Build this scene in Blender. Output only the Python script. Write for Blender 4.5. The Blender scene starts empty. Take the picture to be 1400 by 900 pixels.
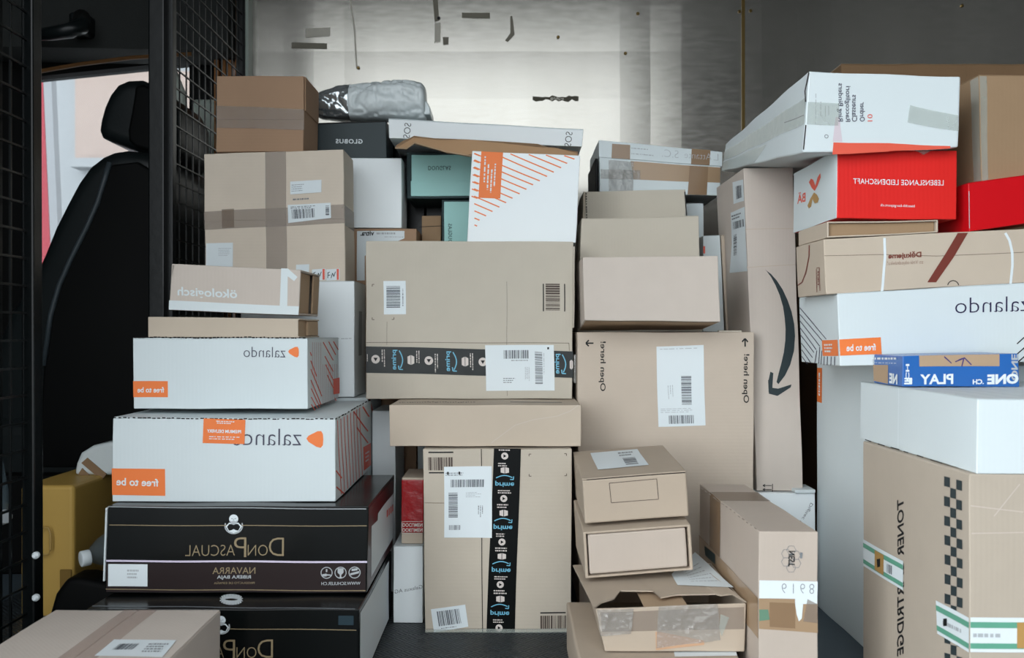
import bpy, bmesh, math, random
from mathutils import Vector, Matrix, noise as mnoise

# ------------------------------------------------------------------ camera, sky, light
SC = bpy.context.scene
COL = SC.collection
F, ZC, CX, HY = 1200.0, 0.585, 700.0, 455.0       # focal length in px, eye height, principal column, horizon row
cam_d = bpy.data.cameras.new('camera'); cam = bpy.data.objects.new('camera', cam_d); COL.objects.link(cam)
cam.location = (0, 0, ZC); cam.rotation_euler = (math.pi/2, 0, 0)
cam_d.sensor_width = 36; cam_d.lens = 36*F/1400; cam_d.shift_y = 5/1400; cam_d.clip_start = 0.02
cam_d.dof.use_dof = True; cam_d.dof.focus_distance = 1.75; cam_d.dof.aperture_fstop = 6.0
SC.camera = cam
SC.view_settings.view_transform = 'Standard'; SC.view_settings.look = 'None'
SC.view_settings.gamma = 1; SC.view_settings.use_curve_mapping = False
SC.view_settings.exposure = 0.22
w = bpy.data.worlds.new('overcast_sky'); SC.world = w; w.use_nodes = True
nt = w.node_tree; nt.nodes.clear()
wo = nt.nodes.new('ShaderNodeOutputWorld'); bg = nt.nodes.new('ShaderNodeBackground')
bg.inputs[0].default_value = (0.93, 0.99, 1.03, 1); bg.inputs[1].default_value = 2.3
# overcast sky, brighter towards the left of the street where the sun stands behind the cloud
_tc = nt.nodes.new('ShaderNodeTexCoord'); _sp = nt.nodes.new('ShaderNodeSeparateXYZ'); _mr = nt.nodes.new('ShaderNodeMapRange')
_mr.interpolation_type = 'SMOOTHSTEP'; _mr.inputs[1].default_value = -.25; _mr.inputs[2].default_value = -.8
_mr.inputs[3].default_value = 2.3; _mr.inputs[4].default_value = 9.0
nt.links.new(_tc.outputs['Generated'], _sp.inputs[0]); nt.links.new(_sp.outputs[0], _mr.inputs[0]); nt.links.new(_mr.outputs[0], bg.inputs[1])
nt.links.new(bg.outputs[0], wo.inputs[0])
def area(name, loc, target, sx, sy, power, col):
    d = bpy.data.lights.new(name, 'AREA'); d.shape = 'RECTANGLE'; d.size = sx; d.size_y = sy
    d.energy = power; d.color = col
    o = bpy.data.objects.new(name, d); COL.objects.link(o); o.location = loc
    o.rotation_euler = (Vector(target)-Vector(loc)).to_track_quat('-Z', 'Y').to_euler(); return o
# daylight: the overcast sky itself, entering by the open side door and the cab window

# ------------------------------------------------------------------ materials
def srgb(r, g, b):
    f = lambda c: ((c/255+0.055)/1.055)**2.4 if c/255 > 0.04045 else c/255/12.92
    return (f(r), f(g), f(b), 1)
MATS = {}
def mat(name, col, rough=0.8, spec=0.3, metal=0.0, corr=None, mott=0.05, bump=0.0, bscale=60, alpha=1.0, noise_rough=0.0, coat=0):
    if name in MATS: return MATS[name]
    m = bpy.data.materials.new(name); m.use_nodes = True; MATS[name] = m
    n = m.node_tree.nodes; l = m.node_tree.links
    p = n['Principled BSDF']; tc = n.new('ShaderNodeTexCoord')
    if len(col) == 3: col = srgb(*col)
    p.inputs['Roughness'].default_value = rough; p.inputs['Metallic'].default_value = metal
    p.inputs['Specular IOR Level'].default_value = spec; p.inputs['Alpha'].default_value = alpha
    if coat: p.inputs['Coat Weight'].default_value = coat; p.inputs['Coat Roughness'].default_value = .15
    ns = n.new('ShaderNodeTexNoise'); ns.inputs['Scale'].default_value = 22; ns.inputs['Detail'].default_value = 8
    l.new(tc.outputs['Object'], ns.inputs['Vector'])
    mx = n.new('ShaderNodeMixRGB'); mx.blend_type = 'MIX'
    mx.inputs[1].default_value = tuple(c*(1-mott) for c in col[:3])+(1,)
    mx.inputs[2].default_value = tuple(min(1, c*(1+mott)) for c in col[:3])+(1,)
    l.new(ns.outputs[0], mx.inputs[0]); l.new(mx.outputs[0], p.inputs['Base Color'])
    if noise_rough:
        mr = n.new('ShaderNodeMapRange'); mr.inputs[3].default_value = rough-noise_rough; mr.inputs[4].default_value = rough+noise_rough
        l.new(ns.outputs[0], mr.inputs[0]); l.new(mr.outputs[0], p.inputs['Roughness'])
    hs = []
    if corr:
        sp = n.new('ShaderNodeSeparateXYZ'); l.new(tc.outputs['Object'], sp.inputs[0])
        if corr == 'v':
            ad = n.new('ShaderNodeMath'); ad.operation = 'ADD'; l.new(sp.outputs[0], ad.inputs[0]); l.new(sp.outputs[1], ad.inputs[1]); src = ad.outputs[0]
        else: src = sp.outputs[2]
        mu = n.new('ShaderNodeMath'); mu.operation = 'MULTIPLY'; mu.inputs[1].default_value = 2*math.pi/0.0072; l.new(src, mu.inputs[0])
        si = n.new('ShaderNodeMath'); si.operation = 'SINE'; l.new(mu.outputs[0], si.inputs[0])
        b = n.new('ShaderNodeBump'); b.inputs['Strength'].default_value = 0.06; b.inputs['Distance'].default_value = 0.0005
        l.new(si.outputs[0], b.inputs['Height']); hs.append(b)
    if bump:
        nb = n.new('ShaderNodeTexNoise'); nb.inputs['Scale'].default_value = bscale; nb.inputs['Detail'].default_value = 5
        l.new(tc.outputs['Object'], nb.inputs['Vector'])
        b = n.new('ShaderNodeBump'); b.inputs['Strength'].default_value = bump; b.inputs['Distance'].default_value = 0.002
        l.new(nb.outputs[0], b.inputs['Height'])
        if hs: l.new(hs[-1].outputs[0], b.inputs['Normal'])
        hs.append(b)
    if hs: l.new(hs[-1].outputs[0], p.inputs['Normal'])
    return m
CB  = mat('cardboard_grey_brown', (187, 179, 165), corr='v', bump=.12, bscale=90)
CBH = mat('cardboard_cross_flute', (186, 176, 161), corr='h', bump=.12, bscale=90)
CBS = mat('cardboard_smooth', (188, 174, 157), bump=.1, bscale=40)
CBW = mat('cardboard_warm_brown', (160, 130, 105), corr='h', bump=.15)
CBX = mat('cardboard_deep_brown', (122, 96, 70), corr='v')
CBD = mat('cardboard_dark_brown', (150, 124, 96), corr='v', bump=.2)
CBI = mat('cardboard_inside', (170, 145, 118), bump=.15)
CBP = mat('cardboard_pinkish', (194, 183, 173), corr='v', bump=.1)
WH  = mat('white_board', (206, 215, 217), mott=.015, corr='v', rough=.65)
WHS = mat('white_board_smooth', (208, 217, 219), mott=.012, bump=.05, rough=.5)
WHB = mat('bright_white_board', (232, 238, 240), mott=.012, bump=.05, rough=.45)
CBA = mat('cardboard_tan', (190, 176, 161), corr='h', bump=.12)
CB2 = mat('cardboard_tan_smooth', (174, 159, 142), bump=.1, bscale=40)
CB3 = mat('cardboard_pale_tan', (182, 169, 157), corr='v', bump=.1)
CBT = mat('cardboard_toner_carton', (176, 164, 149), corr='v', bump=.12)
CBL = mat('cardboard_light', (208, 195, 179), corr='h', bump=.12)
LAB = mat('white_label_paper', (216, 224, 227), mott=.01, rough=.55)
INK = mat('black_ink', (22, 24, 26), rough=.6)
INKG = mat('grey_ink', (120, 124, 128), rough=.6)
INKL = mat('light_grey_ink', (170, 175, 178), rough=.6)
INKB = mat('barcode_grey', (88, 92, 98), rough=.6)
BRI = mat('brown_barcode_ink', (78, 66, 60), rough=.6)
SLT = mat('slate_lettering', (72, 72, 88), rough=.6)
ORG = mat('orange_print', (232, 122, 62), rough=.5, mott=.02)
ORR = mat('orange_red_print', (222, 92, 72), rough=.5, mott=.02)
RED = mat('red_board', (214, 38, 34), rough=.42, mott=.03, corr='v')
RED2 = mat('deep_red_board', (196, 14, 24), rough=.4, mott=.03)
RDF = mat('glossy_red_film', (150, 8, 16), rough=.18, bump=.9, bscale=35, spec=.6)
MAR = mat('maroon_board', (60, 14, 20), rough=.3)
BLK = mat('black_gloss_board', (9, 12, 12), rough=.22, mott=.1, spec=.25)
BLB = mat('dark_brown_board', (40, 31, 31), spec=.2, rough=.35, mott=.05)
GLD = mat('gold_lettering', (140, 124, 96), rough=.45)
LIL = mat('pale_lilac_line', (205, 195, 215), rough=.5)
GLB = mat('dark_slate_board', (46, 57, 60), rough=.5, mott=.06, bump=.1)
TEA = mat('teal_board', (164, 212, 208), rough=.55, mott=.02)
TED = mat('dark_teal_edge', (38, 56, 58), rough=.6)
DRT = mat('black_tape', (24, 29, 29), rough=.25, bump=.35, bscale=30, spec=.3)
DRT2 = mat('black_tape_smooth', (6, 9, 9), rough=.3, spec=.15)
CYA = mat('light_blue_print', (110, 178, 205), rough=.5)
PNK = mat('pale_print_on_tape', (205, 196, 190), rough=.5)
TPB = mat('brown_tape', (160, 134, 106), rough=.22, spec=.5, bump=.2, bscale=30)
TPD = mat('dark_brown_tape', (136, 110, 84), rough=.22, spec=.5, bump=.25, bscale=30)
TPG = mat('greyish_tape', (148, 134, 122), rough=.3, spec=.4, bump=.2, bscale=30, alpha=.55)
TPG2 = mat('greyish_tape_dark', (126, 106, 88), rough=.3, spec=.4, bump=.2, bscale=30, alpha=.6)
TPC = mat('clear_tape', (168, 164, 158), rough=.08, spec=.8, bump=.4, bscale=26, alpha=.45)
TPW = mat('clear_tape_on_white', (184, 192, 184), rough=.12, spec=.6, bump=.7, bscale=26, alpha=.42)
GRN = mat('green_tape_stripe', (96, 158, 134), rough=.45)
GLT = mat('golden_patch', (176, 138, 82), rough=.45)
BLU = mat('blue_printed_tape', (44, 98, 168), rough=.25, bump=.3, bscale=25, spec=.5)
VIO = mat('violet_marker', (60, 50, 110), rough=.5)
MRN = mat('maroon_ink', (112, 52, 42), rough=.6)
GAP = mat('dark_gap', (34, 30, 30), rough=.9)
MTL = mat('black_painted_steel', (9, 13, 14), rough=.3, spec=.3, bump=.15)
LEA = mat('black_leatherette', (20, 25, 26), rough=.36, bump=.12, bscale=160, spec=.35)
PLA = mat('dark_plastic', (6, 7, 7), rough=.6, spec=.12)
HDL = mat('headliner_fabric', (44, 46, 45), rough=.95, bump=.3, bscale=200)
PIL = mat('grey_green_pillar', (150, 160, 152), rough=.4)
BAG = mat('grey_poly_film', (206, 214, 215), rough=.25, bump=.5, bscale=30, spec=.5, mott=.04)
SIL = mat('silver_foil_tape', (190, 196, 198), rough=.14, metal=.75, bump=1.0, bscale=45)
KRP = mat('kraft_paper', (168, 134, 100), rough=.7, bump=.3, bscale=25)
OCH = mat('ochre_metal', (184, 150, 78), rough=.45, bump=.1)
BRS = mat('brass_strip', (120, 100, 60), rough=.35, metal=.8)

# ------------------------------------------------------------------ helpers
def P(px, py, Y): return Vector(((px-CX)*Y/F, Y, ZC-(py-HY)*Y/F))
def proj(v): return (CX+F*v.x/v.y, HY+F*(ZC-v.z)/v.y)
def link(name, me, m, parent=None):
    o = bpy.data.objects.new(name, me); COL.objects.link(o)
    if m: me.materials.append(m)
    if parent:
        o.parent = parent
        if parent.type == 'EMPTY' or True:
            o.matrix_parent_inverse = Matrix.Translation(-parent_loc(parent))
    return o
def parent_loc(p):
    v = Vector(p.location); q = p.parent
    return v if q is None else v + Vector((0, 0, 0)) if False else v if q is None else Vector(ROOTLOC.get(p.name, v))
ROOTLOC = {}
def tag(o, label, cat, group=None):
    o['label'] = label; o['category'] = cat
    if group: o['group'] = group
def mesh(name, verts, faces):
    me = bpy.data.meshes.new(name); me.from_pydata([tuple(v) for v in verts], [], faces); me.update(); return me
def smooth(o):
    for p in o.data.polygons: p.use_smooth = True
def bev(o, wd, seg=2):
    b = o.modifiers.new('bevel', 'BEVEL'); b.width = wd; b.segments = seg; b.limit_method = 'ANGLE'; b.angle_limit = math.radians(35); return o

def ridge(p, f=38.0):
    a = 1-abs(mnoise.noise(Vector((p.x*f, p.y*f, p.z*f*.6))))*2.2
    b = 1-abs(mnoise.noise(Vector((p.x*f*2.3+5, p.y*f*2.3, p.z*f*2.3))))*2.2
    return max(0, a)**2*.7+max(0, b)**2*.3
class Thing:                    # an Empty at the base; meshes are written in world space and hang from it
    def __init__(s, name, loc, label=None, cat=None, group=None):
        s.root = bpy.data.objects.new(name, None); COL.objects.link(s.root); s.root.location = loc
        s.root.empty_display_size = .05
        s.loc = Vector(loc)
        if label: tag(s.root, label, cat, group)
    def add(s, name, verts, faces, m, parent=None):
        vs = [Vector(v)-s.loc for v in verts]
        o = bpy.data.objects.new(name, mesh(name, vs, faces)); COL.objects.link(o)
        o.data.materials.append(m); o.parent = parent or s.root
        return o

FACES = {'F': (lambda a, b: (a, b, 0)), 'T': (lambda a, b: (a, 1, b)), 'B': (lambda a, b: (a, 0, b)),
         'L': (lambda a, b: (0, b, 1-a)), 'R': (lambda a, b: (1, b, a)), 'K': (lambda a, b: (1-a, b, 1))}
class Box(Thing):
    """quad: front corners TL,TR,BR,BL as photo pixels seen at distance Y; D depth behind it"""
    def __init__(s, name, label, quad=None, Y=1.5, D=.2, m=CB, cat='box', group=None, zt=None, zb=None, dz=0.0, dx=0.0,
                 world=None, back=None, body=True, amp=.0006, bevw=.0014):
        if world:
            x0, x1, y0, y1, z0, z1 = world
            f = [Vector((x0, y0, z1)), Vector((x1, y0, z1)), Vector((x1, y0, z0)), Vector((x0, y0, z0))]
            bk = [v+Vector((0, y1-y0, 0)) for v in f]
        else:
            Ys = Y if isinstance(Y, (list, tuple)) else [Y]*4
            f = [P(q[0], q[1], yy) for q, yy in zip(quad, Ys)]
            if zt is not None: f[0].z = f[1].z = zt
            if zb is not None: f[2].z = f[3].z = zb
            bk = [v+Vector((dx, D, dz)) for v in f]
            if zb is not None: bk[2].z = bk[3].z = zb
            if back: bk = [v+Vector(b) for v, b in zip(f, back)]
        TL, TR, BR, BL = f; tl, tr, br, bl = bk
        s.c = {(0, 0, 0): BL, (1, 0, 0): BR, (0, 1, 0): TL, (1, 1, 0): TR, (0, 0, 1): bl, (1, 0, 1): br, (0, 1, 1): tl, (1, 1, 1): tr}
        loc = (BL+BR+bl+br)/4
        super().__init__(name, loc, label, cat, group)
        s.size = ((BR-BL).length, (TL-BL).length, (bl-BL).length)
        r = random.Random(name+str(label)); s.amp = amp
        s.w = [(r.uniform(18, 40), r.uniform(0, 6.3), r.uniform(18, 40), r.uniform(0, 6.3), r.uniform(18, 40)) for _ in range(3)]
        s.off = {k: 0.0 for k in FACES}
        s.bevw = bevw
        s.body = None
        if body: s.body = s.slab('box_body', 0, 1, 0, 1, 0, 1, m)
    def map(s, u, v, t):
        c = s.c; r = Vector((0, 0, 0))
        for (i, j, k), p in c.items():
            r += p*((u if i else 1-u)*(v if j else 1-v)*(t if k else 1-t))
        d = [s.amp*(math.sin(a*r.x+b)+math.sin(e*r.z+f)+math.sin(g*r.y))/1.5 for a, b, e, f, g in s.w]
        return r+Vector(d)
    def raw(s, u, v, t):
        r = Vector((0, 0, 0))
        for (i, j, k), p in s.c.items():
            r += p*((u if i else 1-u)*(v if j else 1-v)*(t if k else 1-t))
        return r
    def slabdata(s, u0, u1, v0, v1, t0, t1):
        W, H, D = s.size
        n = [max(1, min(16, int(L*abs(b-a)/.03))) for L, a, b in ((W, u0, u1), (H, v0, v1), (D, t0, t1))]
        bm = bmesh.new()
        rng = [(u0, u1), (v0, v1), (t0, t1)]
        for ax in range(3):
            b, c = (ax+1) % 3, (ax+2) % 3
            for side in (0, 1):
                g = {}
                for i in range(n[b]+1):
                    for j in range(n[c]+1):
                        q = [0, 0, 0]; q[ax] = rng[ax][side]
                        q[b] = rng[b][0]+(rng[b][1]-rng[b][0])*i/n[b]; q[c] = rng[c][0]+(rng[c][1]-rng[c][0])*j/n[c]
                        g[i, j] = bm.verts.new(s.map(*q)-s.loc)
                for i in range(n[b]):
                    for j in range(n[c]):
                        bm.faces.new([g[i, j], g[i+1, j], g[i+1, j+1], g[i, j+1]])
        bmesh.ops.remove_doubles(bm, verts=bm.verts, dist=1e-5)
        bmesh.ops.recalc_face_normals(bm, faces=bm.faces)
        return bm
    def slab(s, name, u0, u1, v0, v1, t0, t1, m, parent=None):
        return s.slabs(name, [(u0, u1, v0, v1, t0, t1)], m, parent)
    def slabs(s, name, lst, m, parent=None):
        me = bpy.data.meshes.new(name); bm = bmesh.new()
        for a in lst:
            b = s.slabdata(*a); t = bpy.data.meshes.new('t'); b.to_mesh(t); b.free(); bm.from_mesh(t); bpy.data.meshes.remove(t)
        bm.to_mesh(me); bm.free()
        o = bpy.data.objects.new(name, me); COL.objects.link(o); me.materials.append(m); o.parent = parent or s.root
        bev(o, s.bevw)
        return o
    # -- marks on faces, given in photo pixels
    def uv(s, face, px, py):
        fn = FACES[face]; a = b = .5
        for _ in range(12):
            x, y = proj(s.raw(*fn(a, b)))
            ex, ey = px-x, py-y
            if abs(ex)+abs(ey) < .005: break
            h = 1e-3
            x1, y1 = proj(s.raw(*fn(a+h, b))); x2, y2 = proj(s.raw(*fn(a, b+h)))
            j11, j21, j12, j22 = (x1-x)/h, (y1-y)/h, (x2-x)/h, (y2-y)/h
            det = j11*j22-j12*j21
            if abs(det) < 1e-9: break
            da = (ex*j22-ey*j12)/det; db = (ey*j11-ex*j21)/det
            a += max(-.6, min(.6, da)); b += max(-.6, min(.6, db))
        return a, b
    def nrm(s, face):
        fn = FACES[face]; o = s.raw(*fn(.5, .5)); a = s.raw(*fn(.6, .5))-o; b = s.raw(*fn(.5, .6))-o
        n = a.cross(b).normalized()
        c = s.raw(.5, .5, .5)
        return n if n.dot(o-c) > 0 else -n
    def at(s, face, a, b, off): return s.map(*FACES[face](a, b))+s.nrm(face)*(off+s.off[face])
    def quads(s, name, face, qs, m, off=.0005, parent=None, uvq=False, crk=0.0):
        V = []; Fc = []
        n = s.nrm(face); fn = FACES[face]
        for q in qs:
            c = [tuple(p) if uvq else s.uv(face, *p) for p in q]
            if len(c) != 4:
                k = len(V); V += [s.map(*fn(*p))+n*(off+s.off[face]) for p in c]; Fc.append(list(range(k, k+len(c)))); continue
            w0 = [s.raw(*fn(*p)) for p in c]
            cs, mxn = (.0022, 60) if crk else (.022, 14)
            nu = max(1, min(mxn, int(max((w0[1]-w0[0]).length, (w0[2]-w0[3]).length)/cs)+0))
            nv = max(1, min(mxn, int(max((w0[3]-w0[0]).length, (w0[2]-w0[1]).length)/cs)+0))
            k = len(V)
            for j in range(nv+1):
                for i in range(nu+1):
                    x, y = i/nu, j/nv
                    a = (c[0][0]*(1-x)+c[1][0]*x)*(1-y)+(c[3][0]*(1-x)+c[2][0]*x)*y
                    b = (c[0][1]*(1-x)+c[1][1]*x)*(1-y)+(c[3][1]*(1-x)+c[2][1]*x)*y
                    q3 = s.map(*fn(a, b)); V.append(q3+n*(off+s.off[face]+(crk*ridge(q3) if crk else 0)))
            for j in range(nv):
                for i in range(nu):
                    p = k+j*(nu+1)+i; Fc.append([p, p+1, p+nu+2, p+nu+1])
        o = s.add(name, V, Fc, m, parent)
        # face outwards
        me = o.data
        if len(me.polygons) and me.polygons[0].normal.dot(n) < 0: me.flip_normals()
        return o
    def rect(s, name, face, x0, y0, x1, y1, m, off=.0005, parent=None):
        return s.quads(name, face, [[(x0, y0), (x1, y0), (x1, y1), (x0, y1)]], m, off, parent)
    def bars(s, face, q, m=INKB, along='x', n=30, off=.0009, parent=None, seed=1, name='barcode'):
        r = random.Random(seed); qs = []; x = 0.0; tot = []
        while x < 1:
            wd = r.choice((1, 1, 2, 3))/(n*2.6); gp = r.choice((1, 1, 2))/(n*2.6)
            if x+wd > 1: break
            tot.append((x, x+wd)); x += wd+gp
        def bl(x, y):
            return tuple((q[0][i]*(1-x)+q[1][i]*x)*(1-y)+(q[3][i]*(1-x)+q[2][i]*x)*y for i in (0, 1))
        for a, b in tot:
            qs.append([bl(a, 0), bl(b, 0), bl(b, 1), bl(a, 1)] if along == 'x' else [bl(0, a), bl(1, a), bl(1, b), bl(0, b)])
        return s.quads(name, face, qs, m, off, parent)
    def dashes(s, face, q, rows, m=INKG, along='x', off=.0009, parent=None, seed=2, fill=.5, name='fine_print'):
        r = random.Random(seed); qs = []
        def bl(x, y):
            if along == 'y': x, y = y, x
            return tuple((q[0][i]*(1-x)+q[1][i]*x)*(1-y)+(q[3][i]*(1-x)+q[2][i]*x)*y for i in (0, 1))
        for k in range(rows):
            x = 0; y0 = (k+.5-fill/2)/rows; y1 = (k+.5+fill/2)/rows; end = r.uniform(.6, 1)
            while x < end:
                wd = r.uniform(.03, .16); e = min(end, x+wd)
                qs.append([bl(x, y0), bl(e, y0), bl(e, y1), bl(x, y1)]); x = e+r.uniform(.02, .05)
        return s.quads(name, face, qs, m, off, parent)
    def line(s, name, face, pts, wd, m, off=.0006, parent=None):
        qs = []
        for p, q in zip(pts, pts[1:]):
            dx, dy = q[0]-p[0], q[1]-p[1]; L = math.hypot(dx, dy) or 1; nx, ny = -dy/L*wd/2, dx/L*wd/2
            qs.append([(p[0]+nx, p[1]+ny), (q[0]+nx, q[1]+ny), (q[0]-nx, q[1]-ny), (p[0]-nx, p[1]-ny)])
        return s.quads(name, face, qs, m, off, parent)
    def lines(s, name, face, segs, wd, m, off=.0006, parent=None):
        qs = []
        for p, q in segs:
            dx, dy = q[0]-p[0], q[1]-p[1]; L = math.hypot(dx, dy) or 1; nx, ny = -dy/L*wd/2, dx/L*wd/2
            qs.append([(p[0]+nx, p[1]+ny), (q[0]+nx, q[1]+ny), (q[0]-nx, q[1]-ny), (p[0]-nx, p[1]-ny)])
        return s.quads(name, face, qs, m, off, parent)
    def poly(s, name, face, pts, m, off=.0006, parent=None):
        return s.quads(name, face, [list(pts)] if len(pts) != 4 else [pts], m, off, parent)
    def ring(s, name, face, cx, cy, r, wd, m, off=.0006, parent=None, n=20, sx=1.0):
        segs = [((cx+sx*r*math.cos(2*math.pi*i/n), cy+r*math.sin(2*math.pi*i/n)), (cx+sx*r*math.cos(2*math.pi*(i+1)/n), cy+r*math.sin(2*math.pi*(i+1)/n))) for i in range(n)]
        return s.lines(name, face, segs, wd, m, off, parent)
    def disc(s, name, face, cx, cy, r, m, off=.0006, parent=None, n=18, sx=1.0):
        return s.poly(name, face, [(cx+sx*r*math.cos(2*math.pi*i/n), cy+r*math.sin(2*math.pi*i/n)) for i in range(n)], m, off, parent)
    def text(s, face, txt, start, end, up, m=INK, off=.0008, parent=None, bold=0.0, name='lettering', spacing=1.0, shear=0.0):
        V2, F2 = glyphs(txt, bold, spacing, shear)
        x0 = min(v[0] for v in V2); x1 = max(v[0] for v in V2); y0 = min(v[1] for v in V2); y1 = max(v[1] for v in V2)
        ox, oy = start; dx, dy = end[0]-ox, end[1]-oy
        # affine solve from three corners (small areas), refined per face
        A = s.uv(face, ox, oy); B = s.uv(face, ox+dx, oy+dy); C = s.uv(face, ox+up[0], oy+up[1]); Dd = s.uv(face, ox+dx+up[0], oy+dy+up[1])
        n = s.nrm(face); fn = FACES[face]; V = []
        for x, y in V2:
            a = (x-x0)/(x1-x0); b = (y-y0)/(y1-y0)
            p = [(A[i]*(1-a)+B[i]*a)*(1-b)+(C[i]*(1-a)+Dd[i]*a)*b for i in (0, 1)]
            V.append(s.map(*fn(*p))+n*(off+s.off[face]))
        o = s.add(name, V, F2, m, parent)
        if o.data.polygons and sum(p.normal.dot(n)*p.area for p in o.data.polygons) < 0: o.data.flip_normals()
        return o
    def flute(s, face, p, q, n=40, h=1.6, m=GAP, off=.0004, seed=3, name='flute_edge'):
        """torn corrugated edge seen along a line: small dark dashes"""
        r = random.Random(seed); segs = []
        for i in range(n):
            a = i/n; b = a+r.uniform(.35, .9)/n
            j = r.uniform(-.4, .4)
            segs.append(((p[0]+(q[0]-p[0])*a, p[1]+(q[1]-p[1])*a+j), (p[0]+(q[0]-p[0])*b, p[1]+(q[1]-p[1])*b+j)))
        return s.lines(name, face, segs, h, m, off)
    def flaps(s, face, pos=.5, axis='a', th=.0025, m=None, gap=.0012):
        """two closing flaps lying on a face, meeting at pos"""
        m = m or s.body.data.materials[0]
        W, H, D = s.size
        if face == 'F': La, Lb = W, H; f3 = lambda a0, a1, b0, b1: (a0, a1, b0, b1, -th/D, 0)
        if face == 'T': La, Lb = W, D; f3 = lambda a0, a1, b0, b1: (a0, a1, 1, 1+th/H, b0, b1)
        L = La if axis == 'a' else Lb; g = gap/2/L; e = .0008/L
        rs = [(e, pos-g), (pos+g, 1-e)]
        for r in rs:
            if axis == 'a': s.slab('flap', *f3(r[0], r[1], .001, .999), m)
            else: s.slab('flap', *f3(.001, .999, r[0], r[1]), m)
        s.off[face] += th

_gc = {}
def glyphs(txt, bold=0.0, spacing=1.0, shear=0.0):
    k = (txt, bold, spacing, shear)
    if k in _gc: return _gc[k]
    cu = bpy.data.curves.new('t', 'FONT'); cu.body = txt; cu.resolution_u = 3; cu.offset = bold; cu.space_character = spacing; cu.shear = shear
    cu.fill_mode = 'FRONT'
    o = bpy.data.objects.new('t', cu); COL.objects.link(o)
    dg = bpy.context.evaluated_depsgraph_get(); ev = o.evaluated_get(dg); me = ev.to_mesh()
    V = [(v.co.x, v.co.y) for v in me.vertices]; Fc = [list(p.vertices) for p in me.polygons]
    ev.to_mesh_clear(); bpy.data.objects.remove(o); bpy.data.curves.remove(cu)
    _gc[k] = (V, Fc); return _gc[k]

def struct(name, verts, faces, m):
    o = bpy.data.objects.new(name, mesh(name, verts, faces)); COL.objects.link(o); o.data.materials.append(m); o['kind'] = 'structure'; return o
def cubev(x0, x1, y0, y1, z0, z1):
    V = [(x, y, z) for x in (x0, x1) for y in (y0, y1) for z in (z0, z1)]
    Fc = [[0, 1, 3, 2], [4, 6, 7, 5], [0, 4, 5, 1], [2, 3, 7, 6], [0, 2, 6, 4], [1, 5, 7, 3]]
    return V, Fc
def cubes(lst):
    V = []; Fc = []
    for c in lst:
        v, f = cubev(*c); k = len(V); V += v; Fc += [[i+k for i in q] for q in f]
    return V, Fc
def tube(pts, r, n=8, closed=False):
    V = []; Fc = []; pts = [Vector(p) for p in pts]
    for i, p in enumerate(pts):
        d = (pts[min(i+1, len(pts)-1)]-pts[max(i-1, 0)]).normalized()
        a = d.cross(Vector((0, 0, 1)) if abs(d.z) < .9 else Vector((1, 0, 0))).normalized(); b = d.cross(a)
        rr = r[i] if isinstance(r, (list, tuple)) else r
        V += [p+a*rr*math.cos(2*math.pi*k/n)+b*rr*math.sin(2*math.pi*k/n) for k in range(n)]
    for i in range(len(pts)-1):
        for k in range(n):
            Fc.append([i*n+k, i*n+(k+1) % n, (i+1)*n+(k+1) % n, (i+1)*n+k])
    Fc.append(list(range(n))[::-1]); Fc.append([(len(pts)-1)*n+k for k in range(n)])
    return V, Fc

# ------------------------------------------------------------------ materials of the shell
def steel_wall_mat():
    m = bpy.data.materials.new('scuffed_sheet_wall'); m.use_nodes = True; n = m.node_tree.nodes; l = m.node_tree.links
    p = n['Principled BSDF']; tc = n.new('ShaderNodeTexCoord')
    mp = n.new('ShaderNodeMapping'); mp.inputs['Scale'].default_value = (2.2, 1, 9); l.new(tc.outputs['Object'], mp.inputs[0])
    a = n.new('ShaderNodeTexNoise'); a.inputs['Scale'].default_value = 9; a.inputs['Detail'].default_value = 10; l.new(mp.outputs[0], a.inputs[0])
    b = n.new('ShaderNodeTexNoise'); b.inputs['Scale'].default_value = 3.5; b.inputs['Detail'].default_value = 6; l.new(tc.outputs['Object'], b.inputs[0])
    mx = n.new('ShaderNodeMixRGB'); mx.inputs[1].default_value = (.33, .315, .275, 1); mx.inputs[2].default_value = (.56, .54, .50, 1)
    ad = n.new('ShaderNodeMath'); ad.operation = 'MULTIPLY_ADD'; ad.inputs[1].default_value = .5
    l.new(a.outputs[0], ad.inputs[0])
    hf = n.new('ShaderNodeMath'); hf.operation = 'MULTIPLY'; hf.inputs[1].default_value = .5; l.new(b.outputs[0], hf.inputs[0]); l.new(hf.outputs[0], ad.inputs[2])
    l.new(ad.outputs[0], mx.inputs[0]); l.new(mx.outputs[0], p.inputs['Base Color'])
    p.inputs['Metallic'].default_value = .85
    mr = n.new('ShaderNodeMapRange'); mr.inputs[3].default_value = .17; mr.inputs[4].default_value = .30; l.new(a.outputs[0], mr.inputs[0]); l.new(mr.outputs[0], p.inputs['Roughness'])
    bp = n.new('ShaderNodeBump'); bp.inputs['Strength'].default_value = .05; bp.inputs['Distance'].default_value = .001
    l.new(b.outputs[0], bp.inputs['Height']); l.new(bp.outputs[0], p.inputs['Normal'])
    return m
WALL = steel_wall_mat()
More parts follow.
